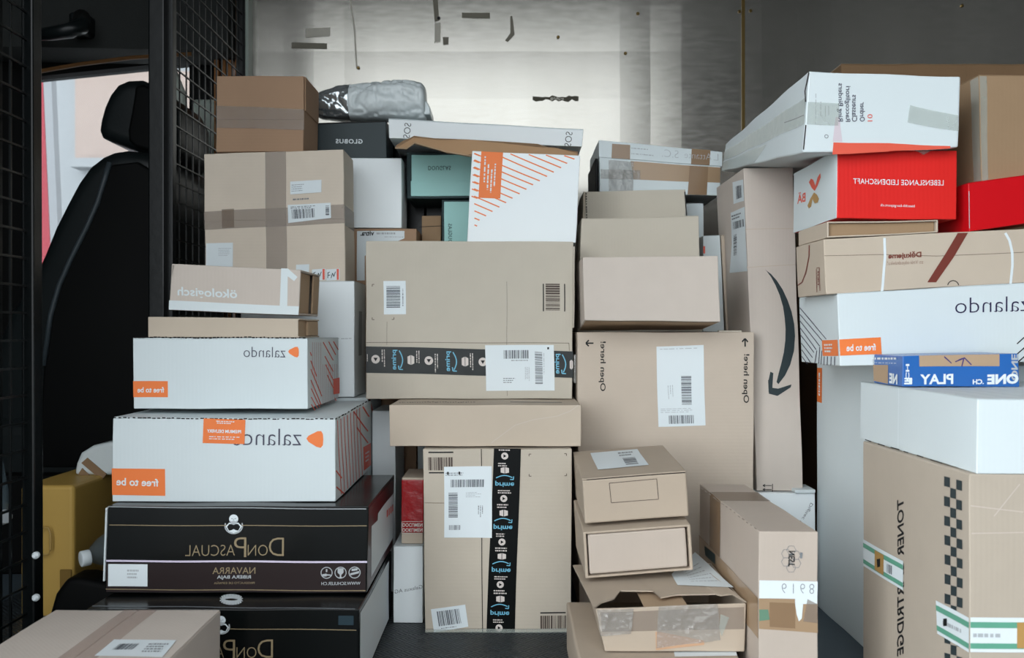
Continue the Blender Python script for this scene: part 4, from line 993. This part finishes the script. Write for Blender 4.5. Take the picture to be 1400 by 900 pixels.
# right column behind
b = Box('cardboard_box', 'tall dark brown carton against the wall behind the ring binder box', world=(.794, 1.4, 2.12, 2.45, 0, 1.232), m=CBX)
b.slab('top_tape', .0, 1, 1.0, 1.002, .0, .25, TPD)
b.quads('packing_tape', 'F', [[(1150, 94), (1320, 96), (1320, 102), (1150, 100)]], TPD, .0008)
b.flaps('F', .5, 'a', th=.001)

b = Box('white_box', 'tall white box on the floor at the right, orange strip at its far edge', world=(.653, 1.0, 1.56, 1.88, 0, .5265), m=WH)
p = b.poly('orange_patch', 'L', [(1117.3, 503.5), (1124, 503.2), (1124, 551), (1117.3, 549)], ORG, .0005)
b.dashes('L', [(1119.3, 510), (1121.8, 510), (1121.8, 542), (1119.3, 541)], 1, LAB, 'y', .0009, p, fill=.8)
b.lines('box_seam', 'F', [((1200, 505), (1200, 800))], 1, INKL) if False else None

b = Box('cardboard_box', 'cardboard box with checkered stripe standing in the lower right corner', world=(.600, .95, 1.15, 1.5, 0, .399), m=CBT)
b.off['L'] = 0
b.text('L', 'TONER CARTRIDGE', (1237, 684), (1237, 899), (-9, 0), INK, .0006, bold=.02, shear=.25)
sq = []
rows = 10
for i in range(rows*2):
    yy = 651+i*13.4
    for c_, x in enumerate((1291.5, 1300, 1308.3)):
        if (i+c_) % 2 == 0: sq.append([(x, yy+(x-1291)*.3), (x+8.2, yy+(x-1283)*.3), (x+8.2, yy+13.4+(x-1283)*.3), (x, yy+13.4+(x-1291)*.3)])
b.quads('checker_stripe', 'L', sq, GLB, .0005)
def green_tape(face, q, gold=None):
    p = b.quads('green_edged_tape', face, [q], LAB, .0009)
    def L2(a, c, t): return (a[0]*(1-t)+c[0]*t, a[1]*(1-t)+c[1]*t)
    for t0, t1 in ((.13, .3), (.74, .9)):
        b.quads('green_stripe', face, [[L2(q[0], q[3], t0), L2(q[1], q[2], t0), L2(q[1], q[2], t1), L2(q[0], q[3], t1)]], GRN, .0012, p)
    return p
p = green_tape('L', [(1180.5, 738), (1236, 768.5), (1236, 808), (1181, 774)])
b.quads('golden_patch', 'L', [[(1197, 752.5), (1209.5, 759.5), (1209.5, 787), (1197, 779)]], GLT, .0015, p)
b.quads('hook_mark', 'L', [[(1200, 765), (1205, 764), (1205, 775), (1201, 776)]], INK, .0018, p)
b.bars('L', [(1214, 771), (1222, 775), (1222, 787), (1214, 783)], INKG, n=6, off=.0015, parent=p)
p = green_tape('L', [(1280, 821), (1326, 846), (1326, 893), (1282, 866)])
b.dashes('L', [(1290, 846), (1322, 862), (1322, 872), (1290, 856)], 1, INKL, off=.0015, parent=p, seed=50)
b.rect('black_square', 'L', 1291, 846, 1296, 856, INK, .0018, p)
p = green_tape('F', [(1326.5, 845), (1405, 845), (1405, 892), (1326.5, 892)])
b.dashes('F', [(1330, 864), (1384, 864), (1384, 874), (1330, 874)], 1, INKL, off=.0015, parent=p, seed=51)
b.quads('golden_patch', 'F', [[(1390, 851), (1403, 851), (1403, 886), (1390, 886)]], GLT, .0018, p)
b.flute('L', (1183, 601.5), (1290, 634), 6, 1.2)
b.lines('crease', 'F', [((1328, 692), (1400, 700)), ((1360, 706), (1395, 662)), ((1329, 730), (1400, 728))], 1.4, CBP, .0005)

b = Box('white_box', 'white lidded box on the checkered cardboard box, nearest at the right', world=(.609, 1.0, 1.15, 1.535, .4005, .4985), m=WH)
b.slab('box_lid', -.003, 1, .995, 1.0, -.003, 1.003, WHS)
b.lines('box_seam', 'L', [((1228.5, 531), (1228.5, 612))], 1.4, LAB, .0004)

b = Box('shoe_box', 'white shoe box with black diagonal lines at its left end, right side of the photo', quad=[(1145, 402), (1430, 385), (1430, 494), (1148, 501)], Y=1.5, D=.2, m=WH)
b.text('F', 'zalando', (1408, 424.5), (1306, 428.5), (0, -21), mat('navy_ink', (36, 32, 66)), .0006, bold=-.012)
p = b.quads('orange_patch', 'L', [[(1124, 465.8), (1145, 464.8), (1146, 487), (1125, 487.3)]], ORG, .0005)
b.dashes('L', [(1127, 470), (1142, 469), (1142, 483), (1128, 483)], 3, LAB, off=.0008, parent=p, seed=60)
p = b.quads('orange_patch', 'F', [[(1147, 464.5), (1203.5, 461), (1204.5, 484), (1148, 486.8)]], ORG, .0005)
b.text('F', 'free to be', (1196.5, 479.3), (1156.5, 480.8), (0, -9.6), LAB, .0008, p, bold=.02)
sg = [((1094, 421), (1130, 464)), ((1094, 430), (1125, 467)), ((1094, 439), (1121, 474)), ((1094.5, 449), (1116, 479)), ((1095, 459), (1113, 483)), ((1095.5, 470), (1111, 490)), ((1096, 479), (1109, 498)), ((1096, 488), (1104, 499))]
sg += [((1121, 475), (1119.5, 498)), ((1117, 480), (1114, 498)), ((1124, 480), (1122.5, 499)), ((1127, 488), (1126.5, 500)), ((1131.5, 488), (1131, 500)), ((1136.5, 488), (1136, 500)), ((1141, 488), (1141, 500))]
b.lines('black_stripes', 'L', sg, 1.1, SLT, .0005)
b.lines('black_stripes', 'F', [((1390, 470), (1400, 461)), ((1390, 484), (1406, 470)), ((1390, 496), (1406, 482))], 1.6, INK, .0005)
b.slab('box_lid', 0, 1, 1, 1.008, 0, 1, WHS)

b = Box('small_parcel', 'small parcel wrapped in blue printed tape on the nearest white box', quad=[(1234, 487), (1392, 483), (1394, 527), (1234, 529)], Y=1.385, D=.11, zb=.4995, m=BLU)
b.quads('cardboard_patch', 'F', [[(1256.5, 486.5), (1366, 484), (1366, 500.5), (1257, 501.5)]], CBI, .0006)
b.text('F', 'PLAY', (1303.5, 525.5), (1258, 526.5), (0, -14), LAB, .0008, bold=.03)
b.text('F', 'ONE', (1392, 524.5), (1349.5, 526), (0, -14), LAB, .0008, bold=.05)
b.text('F', '.CH', (1345, 525.5), (1330, 526), (0, -7), LAB, .0008, bold=.04)
b.text('F', 'E', (1247, 526), (1236, 526), (0, -9), LAB, .0008, bold=.05)
b.text('F', 'CH', (1238, 521), (1238, 498), (5, 0), LAB, .0008, bold=.03)
b.text('F', 'ONE', (1382, 520), (1382, 484), (9, 0), INKL, .0007, bold=.03)
b.lines('marker_strokes', 'F', [((1291, 488), (1301, 497)), ((1306, 495), (1318, 490)), ((1318, 489), (1328, 499)), ((1318, 489), (1315, 501)), ((1310, 493), (1316, 490))], 1.5, VIO, .0009)
b.quads('cardboard_patch', 'L', [[(1194, 499), (1214, 499), (1214, 525), (1195, 521)]], CBI, .0006)
b.text('L', 'NE', (1227.5, 526), (1216, 524), (0, -14), LAB, .0008, bold=.05)
b.dashes('L', [(1190, 488.5), (1226, 488.5), (1226, 492), (1190, 492)], 1, LAB, off=.0008, fill=.8)
b.dashes('L', [(1192, 495), (1226, 496), (1226, 497.5), (1192, 496.5)], 1, LAB, off=.0008)

b = Box('cardboard_box', 'wide cardboard box with a maroon stripe and two curved white lines', quad=[(1126, 326.5), (1430, 311), (1430, 384), (1130, 402)], Y=1.5, D=.145, m=CBS, back=None)
b.lines('box_seam', 'F', [((1127, 349), (1200, 347.5)), ((1200, 347.5), (1280, 350)), ((1280, 350), (1425, 343))], .8, TPG2, .0004)
b.lines('white_curve', 'F', [((1208.5, 325), (1209.5, 350)), ((1209.5, 350), (1206.5, 392)), ((1206.5, 392), (1205.5, 398))], 3.6, LAB, .0006)
b.lines('white_curve', 'F', [((1374, 318), (1380, 328)), ((1380, 328), (1384, 345)), ((1384, 345), (1384.5, 362)), ((1384.5, 362), (1382, 388))], 3.6, LAB, .0006)
b.quads('maroon_stripe', 'F', [[(1308.5, 318.5), (1322.5, 318), (1303, 352), (1292, 347)], [(1292, 347), (1303, 352), (1280, 386), (1268, 386)]], MRN, .0006)
b.text('F', 'Děkujeme', (1259.5, 353.8), (1214, 355.6), (0, -10.5), MRN, .0007, bold=.03)
b.text('F', 'za Vaši objednávku!', (1262, 361.8), (1213, 363.5), (0, -6.6), MRN, .0007, bold=-.02)
b.line('small_ring', 'F', [(1303+7.5*math.cos(math.radians(a)), 391-7.5*math.sin(math.radians(a))) for a in range(10, 171, 20)], 1.2, INK, .0006)
b.lines('maroon_curve', 'L', [((1107, 335), (1107, 350)), ((1107, 350), (1103, 372)), ((1103, 372), (1098, 386)), ((1098, 386), (1092, 390))], 1.4, MRN, .0006)
b.lines('handling_mark', 'L', [((1117, 366), (1121, 365)), ((1121, 365), (1122, 397)), ((1117, 367), (1118, 399))], .8, MRN, .0006)
b.dashes('L', [(1118, 370), (1121, 370), (1121.5, 397), (1118.5, 398)], 1, MRN, 'y', .0006, seed=3, fill=.5)

b = Box('cardboard_tray', 'flat open cardboard tray between the small red box and the wide cardboard box', quad=[(1131, 303.5), (1283, 301), (1283, 318), (1131, 325.5)], Y=1.5, D=.15, m=CBS, cat='tray', body=False)
b.body = b.slabs('tray_body', [(0, 1, .9, 1, 0, 1), (0, 1, 0, .1, 0, 1), (0, .015, 0, 1, 0, 1), (.985, 1, 0, 1, 0, 1), (0, 1, 0, 1, .97, 1)], CBS)
b.slab('front_panel', .02, .98, .1, .9, .04, .06, CBD)
b = Box('red_box', 'red box with white left end and mirrored white slogan', quad=[(1145, 205), (1308, 206.5), (1307, 300.5), (1144, 298.5)], Y=1.52, D=.23, m=RED)
b.slab('white_end', -.006, 0, 0, 1, 0, 1, WHS)
b.off['L'] = .0013
b.text('F', 'LEBENSLANGE LEIDENSCHAFT', (1289, 254), (1166.5, 251.5), (0, -7.4), LAB, .0006, bold=.006, spacing=1.05)
b.text('F', 'baechli-bergsport.ch', (1250, 284.3), (1204, 283), (0, -4.6), LAB, .0006, bold=.006, spacing=1.05)
b.poly('leaf_mark', 'L', [(1107, 249), (1110, 244), (1113, 246), (1116, 254), (1115, 261), (1111, 257)], ORR, .0006)
b.poly('leaf_mark', 'L', [(1116, 254), (1119, 243), (1123, 237), (1123.5, 243), (1119, 254), (1115, 261)], ORR, .0006)
b.poly('leaf_mark', 'L', [(1114, 263), (1110, 282), (1107, 285), (1105, 281), (1109, 271)], GLT, .0006)
b.poly('leaf_mark', 'L', [(1114, 263), (1118, 266), (1121, 272), (1119, 277), (1115, 278), (1112, 272)], GLT, .0006)
b.text('L', 'BÄ', (1102.5, 275), (1091.5, 279), (0, -15), ORR, .0006, bold=.02)
b.quads('torn_tape', 'F', [[(1245, 203), (1275, 205), (1262, 212), (1252, 207)]], TPW, .001)

b = Box('ring_binder_box', 'large white carton of ring binders lying on the small red box', quad=[(1106, 97), (1313, 104), (1309, 202), (1097, 210)], Y=1.5, m=WHS,
        back=[(0, .58, .0), (0, .58, .0), (0, .58, .05), (0, .58, .075)], amp=.0012, bevw=.003)
for t_, s_, e_, x in (('Ring Binders', 166, 113, 1142.5), ('Raccoglitori', 166.5, 117, 1152.5), ('Classeurs', 166.5, 129, 1162.8), ('Ordner', 166.5, 139.5, 1173.5)):
    b.text('F', t_, (x, s_), (x+1.2, e_), (8.2 if 'g' in t_ else 7.2, 0), SLT, .0008, bold=.01)
b.text('F', '10', (1184.5, 166.5), (1184.5, 156.5), (7, 0), ORR, .0008)
b.dashes('F', [(1113, 128), (1117, 128), (1115, 190), (1112, 190)], 1, INKL, 'y', .0008, seed=3, fill=.25)
b.dashes('F', [(1119, 139), (1124, 139), (1122, 187), (1118, 187)], 1, INKL, 'y', .0008, seed=4, fill=.25)
b.dashes('F', [(1125, 145), (1134, 145), (1134, 163), (1125, 163)], 2, INKL, 'y', .0008, seed=5, fill=.25)
b.ring('small_ring', 'F', 1128.5, 187, 2.3, .9, INKG, .0008)
b.poly('red_band', 'F', [(1138, 195), (1215, 197), (1215, 208.5), (1137, 211.5)], ORR, .0006)
b.poly('red_band', 'F', [(1215, 197), (1298, 200), (1298, 203.3), (1215, 207.8)], ORR, .0006)
b.poly('printed_wedge', 'F', [(1141, 160), (1146, 160), (1150, 194), (1137, 194)], mat('pale_rose', (206, 194, 200)), .0005)
b.quads('clear_tape', 'F', [[(1104, 140), (1146, 141), (1144, 172), (1102, 171)], ], TPW, .0012)
b.quads('clear_tape', 'F', [[(1244, 144), (1308, 158), (1308, 180), (1240, 168)]], TPW, .0012, crk=.001)
b.quads('clear_tape', 'L', [[(.0, .35), (1, .35), (1, .68), (0, .68)]], TPW, .0012, uvq=True, crk=.0015)
b.quads('clear_tape', 'L', [[(.0, .02), (.5, .02), (.62, .30), (0, .30)]], TPW, .0014, uvq=True)
b.line('open_seam', 'F', [(1106, 99), (1100.5, 125), (1101, 140)], 1.6, GAP, .0006)
b.line('open_seam', 'F', [(1101, 172), (1098, 206)], 1.6, GAP, .0006)
b.lines('crease', 'L', [((1073, 169), (1099, 158))], 1.2, INKG, .0006)

b = Box('red_box', 'plain deep red box at the right edge under the large brown box', quad=[(1323, 251), (1440, 236), (1440, 301), (1325, 316.5)], Y=1.52, D=.12, m=RED2)
b.lines('white_scuff', 'F', [((1324, 262), (1325.5, 312))], 1.0, INKL, .0005)
b.slab('box_lid', 0, 1, 1, 1.01, 0, 1, RED2)
b = Box('cardboard_box', 'large brown cardboard box at the right edge with whitish tape down its corner', quad=[(1338, 103), (1450, 103), (1450, 235), (1342, 248)], Y=1.55, D=.2, m=CBD)
b.quads('whitish_tape', 'F', [[(1339, 104), (1349, 104), (1351, 246), (1343, 247)]], TPW, .0006)
b.quads('whitish_tape', 'L', [[(.88, .01), (1, .01), (1, .99), (.86, .99)]], TPW, .0006, uvq=True)
b.flaps('T', .5, 'b', th=.0015)

# ================================================================== LOWER MIDDLE STACK
b = Box('cardboard_box', 'flat box lowest in the lower middle stack, under the taped mailer', quad=[(792, 905), (1016, 905), (1016, 986), (792, 986)], Y=1.32, D=.3, zb=.0, zt=.089, m=CB2, bevw=.004)
b.poly('shipping_label', 'T', [(921, 891), (1006, 890), (1008, 897), (922, 898)], LAB, .0006)

b = Box('taped_mailer', 'battered flat box covered in clear tape, third from the top in the lower middle stack', quad=[(813, 832), (1020, 824), (1018, 888), (827, 893)], Y=1.36, D=.24, m=CB2, bevw=.003, zb=.0905, body=False)
b.body = b.slabs('box_body', [(0, 1, 0, .05, 0, 1), (0, 1, 0, .98, 0, .014), (0, 1, 0, .98, .985, 1), (0, .014, 0, .98, 0, 1), (.986, 1, 0, .98, 0, 1)], CB2)
b.slab('inner_flap', .33, .62, .90, .93, .02, .5, CBI)
b.quads('packing_tape', 'F', [[(820, 838), (1017, 830), (1017, 860), (822, 864)]], TPG, .0005)
b.quads('clear_tape', 'F', [[(900, 829), (980, 826), (984, 875), (897, 886)]], TPC, .0009, crk=.0035)
b.quads('clear_tape', 'F', [[(815, 834), (866, 832), (862, 866), (820, 870)]], TPC, .0012, crk=.0035)
b.quads('tan_smudge', 'F', [[(896, 864), (902, 864), (962, 876), (962, 882), (897, 889)]], mat('tan_smudge', (186, 148, 118)), .0007)
b.quads('white_sliver', 'F', [[(984, 840), (996, 844), (986, 870), (982, 860)]], TPW, .0014)
# top sheet with torn front edge
edge = [(783, 776, 1.6), (808, 832, 1.362)]
V = []; top_f = [(812, 831), (822, 824), (840, 818), (848, 807.5), (902, 808), (903, 817), (925, 813), (978, 812), (985, 814), (1000, 812), (1020.5, 823)]
back_ = [P(783+(948-783)*i/(len(top_f)-1), 777-20*i/(len(top_f)-1), 1.6) for i in range(len(top_f))]
fr = [P(x, y-1, 1.37)+Vector((0, 0, 0)) for x, y in top_f]
for i, v in enumerate(fr):
    # keep the sheet on the box top; torn parts lie further back
    zt_ = b.raw(i/(len(fr)-1), 1, 0).z+.0035
    x, y = top_f[i]; Yq = F*(ZC-zt_)/(y-HY)
    fr[i] = P(x, y, Yq); back_[i].z = zt_
V = fr+back_+[v-Vector((0, 0, .002)) for v in fr]+[v-Vector((0, 0, .002)) for v in back_]; n = len(fr)
Fc = [[i, i+1, n+i+1, n+i] for i in range(n-1)]+[[2*n+i, 3*n+i, 3*n+i+1, 2*n+i+1] for i in range(n-1)]+[[i, 2*n+i, 2*n+i+1, i+1] for i in range(n-1)]+[[n+i, n+i+1, 3*n+i+1, 3*n+i] for i in range(n-1)]+[[0, n, 3*n, 2*n], [n-1, 3*n-1, 4*n-1, 2*n-1]]
b.add('torn_top_flap', V, Fc, CB2)
b.off['T'] = .0036
lb = b.quads('shipping_label', 'T', [[(918, 789), (950, 758), (1003, 807), (926, 804)]], LAB, .001)
b.dashes('T', [(935, 785), (955, 770), (985, 800), (945, 800)], 6, INKL, off=.0013, parent=lb, seed=6, fill=.2)
b.poly('dark_gap', 'F', [(0, 0)], GAP) if False else None

b = Box('cardboard_box', 'cardboard box pushed into a sleeve, second from the top in the lower middle stack', quad=[(797, 728), (944, 718), (948, 780), (801, 791)], Y=1.48, D=.22, m=CB2, body=False, back=[(-.0, .22, .012), (0, .22, .012), (0, .22, 0), (0, .22, 0)], bevw=.003)
b.body = b.slabs('outer_sleeve', [(0, 1, .95, 1, 0, 1), (0, 1, 0, .045, 0, 1), (0, .028, 0, 1, 0, 1), (.972, 1, 0, 1, 0, 1)], CB2)
b.slab('inner_box', .04, .955, .07, .93, .012, .98, CB3)
b = Box('cardboard_box', 'small cardboard box on top of the lower middle stack, white label on its lid', quad=[(796, 657), (938, 646.5), (942, 706), (800, 716)], Y=1.5, D=.235, m=CB2, back=[(0, .235, .014), (0, .235, .014), (0, .235, .006), (0, .235, .004)], bevw=.003)
b.slab('lid_flap', .0, 1, 1.002, 1.03, .004, 1, CB2)
b.off['T'] = .003
lb = b.quads('shipping_label', 'T', [[(807, 622), (871, 617), (886.5, 639), (817.5, 645)]], LAB, .0006)
b.bars('T', [(851, 630), (868, 628.5), (873, 638), (856, 639.5)], INKG, 'y', 12, .0009, lb)
b.dashes('T', [(844, 621), (864, 619.5), (867, 626), (848, 628)], 2, INKG, off=.0009, parent=lb)
b.lines('printed_frame', 'F', [((833, 661), (897.5, 655.5)), ((897.5, 655.5), (900, 683)), ((900, 683), (836, 687.5)), ((836, 687.5), (833, 661))], .8, BRI, .0006)
b.lines('lid_gap', 'F', [((802, 656.2), (936, 646.8))], 1.0, GAP, .0005)

b = Box('cardboard_box', 'narrow upright cardboard box with a hexagon logo and a number strip', quad=[(1037, 728), (1118, 727), (1118, 996), (1037, 996)], Y=1.3, D=.41, zb=.0, zt=.2895, m=CB3)
b.off['F'] = 0
for cx, cy in ((1074, 758), (1087, 760), (1074, 769), (1088, 771), (1081, 753), (1081, 777)):
    b.ring('hexagon_logo', 'F', cx, cy, 6.5, .6, INKG, .0005, n=6)
b.text('F', 'NEST', (1086, 754), (1086, 775), (-9, 0), INK, .0008, bold=.02)
b.quads('side_word', 'F', [[(1093, 756), (1096.5, 756), (1096, 764), (1093, 764)]], INKG, .0008)
p = b.quads('number_strip', 'F', [[(1038, 794), (1118, 795), (1117.5, 819), (1038, 818.5)], [(1087, 818), (1117.5, 818), (1117.5, 826), (1087, 826)]], LAB, .0009)
b.text('F', '6168', (1068.5, 798), (1113, 798.2), (0, 13.5), INKG, .0012, p, bold=-.02, spacing=1.5)
b.quads('packing_tape', 'F', [[(1037.5, 819), (1118, 820), (1118, 866), (1037.5, 861)]], TPB, .0005)
b.quads('packing_tape', 'F', [[(1052, 824), (1087, 825), (1087, 860), (1052, 858)]], TPD, .0008)
b.quads('green_smudge', 'F', [[(1038, 834), (1050, 834), (1052, 848), (1038, 850)]], mat('green_smudge', (98, 132, 110)), .0011)
b.poly('label_tooth', 'F', [(1087, 826), (1098, 826), (1096, 846), (1092, 850), (1089, 840)], LAB, .0011)
b.poly('label_tooth', 'F', [(1104, 819), (1118, 826), (1117, 852), (1098, 850)], TPG, .0013)
b.quads('packing_tape', 'T', [[(0, .58), (1, .58), (1, .78), (0, .78)]], TPG2, .0005, uvq=True)
b.quads('packing_tape', 'L', [[(.42, 0), (.22, 0), (.22, 1), (.42, 1)]], TPD, .0005, uvq=True)
b.quads('packing_tape', 'L', [[(.0, .66), (1, .66), (1, .45), (.0, .45)]], TPB, .0008, uvq=True)
b.quads('dark_label', 'L', [[(964, 747), (979, 758), (979, 772), (965, 760)]], TED, .0013)
b.flute('T', (958, 668), (1036, 727), 14, 1.2, TPG2, .0004, seed=8)

# ================================================================== CAB CLUTTER
g = Thing('ochre_case', (-.98, 1.8, 0), 'ochre yellow case on the cab floor behind the partition', 'case')
x0, x1 = P(30, 0, 1.78).x, P(94, 0, 1.78).x
x0 = P(20, 0, 1.78).x
V, Fc = cubev(x0, x1, 1.8, 2.1, 0.0, P(0, 664, 1.8).z); bev(g.add('case_body', V, Fc, OCH), .008, 3)
V, Fc = cubev(P(76, 0, 1.78).x, P(92, 0, 1.78).x, 1.795, 1.8, .02, .10); bev(g.add('lower_recess', V, Fc, mat('ochre_dark', (120, 94, 44))), .002)
V, Fc = tube([P(52, 722, 1.79), P(66, 722, 1.79), P(69, 730, 1.79), P(69, 752, 1.79), P(66, 758, 1.79), P(50, 760, 1.79)], .0022, 6); g.add('wire_handle', V, Fc, mat('dull_brass', (170, 140, 80), rough=.4))
g = Thing('wrapped_parcel', P(131, 656, 1.95), 'small film-wrapped parcel with brown tape on the ochre case', 'parcel')
q = [(107, 655), (110, 632), (116, 618), (132, 608), (156, 603), (176, 606), (180, 661), (150, 662), (120, 658)]
q = [(P(x, y, 1.95).x, max(P(x, y, 1.95).z, P(0, 664, 1.8).z)) for x, y in q]; V, Fc = prism(q, 1.93, 2.05); o = bev(g.add('parcel_wrap', V, Fc, BAG), .008, 3)
for q in ([(112, 633), (120, 626), (146, 648), (140, 657)], [(108, 648), (113, 640), (128, 655), (122, 658)]):
    V, Fc = prism([(P(x, y, 1.93).x, P(x, y, 1.93).z) for x, y in q], 1.927, 1.931); g.add('brown_tape', V, Fc, TPD)
g = Thing('plastic_bottle', P(125, 790, 1.75), 'clear plastic bottle lying down with a white cap, behind the black wine boxes', 'bottle')
c0 = P(110, 765, 1.70); c1 = c0+Vector((.03, .03, .006)); c2 = c0+Vector((.06, .22, .0))
V, Fc = tube([c0, c0+Vector((.013, .012, .001))], .0155, 16); smooth(bev(g.add('bottle_cap', V, Fc, LAB), .002))
d = (c2-c0).normalized()
V, Fc = tube([c0+d*.016, c0+d*.03, c0+d*.06, c0+d*.08, c0+d*.2, c0+d*.22], [.012, .014, .028, .034, .034, .03], 18)
smooth(g.add('bottle_body', V, Fc, mat('bottle_plastic', (120, 140, 150), rough=.1, alpha=.35)))
g.root.location = g.root.location
g = Thing('dark_tool_bag', (-.93, 1.75, 0), 'black soft bag on the cab floor in front of the ochre case', 'bag')
q = [(68, 840), (76, 812), (92, 790), (112, 790), (140, 796), (165, 800), (175, 860), (70, 870)]
q = [(P(x, y, 1.72).x, P(x, y, 1.72).z) for x, y in q]; zmin = min(z for x, z in q); q = [(x, z if z > zmin+.02 else 0.0) for x, z in q]
V, Fc = prism(q, 1.715, 1.79); smooth(bev(g.add('bag_body', V, Fc, PLA), .012, 3))
g = Thing('plastic_bottle', P(12, 700, 1.8), 'clear plastic bottle behind the mesh at the left edge', 'bottle')
V, Fc = tube([P(-6, 712, 1.72), P(8, 706, 1.70)], .014, 14); bev(g.add('bottle_cap', V, Fc, INKL), .002)
V, Fc = tube([P(-6, 712, 1.724), P(-10, 700, 1.76), P(-14, 680, 1.82), P(-20, 640, 1.9)], [.013, .03, .036, .036], 16); smooth(g.add('bottle_body', V, Fc, MATS['bottle_plastic']))
g = Thing('seat_rail', P(100, 655, 2.1), 'dark plastic ledge across the cab behind the ochre case', 'ledge')
V, Fc = cubev(-1.6, -.84, 2.12, 2.17, 0, P(0, 650, 2.12).z); bev(g.add('ledge_body', V, Fc, PLA), .006)
V, Fc = cubev(P(93, 0, 1.9).x, P(158, 0, 1.9).x, 1.9, 1.93, 0, P(0, 682, 1.9).z)
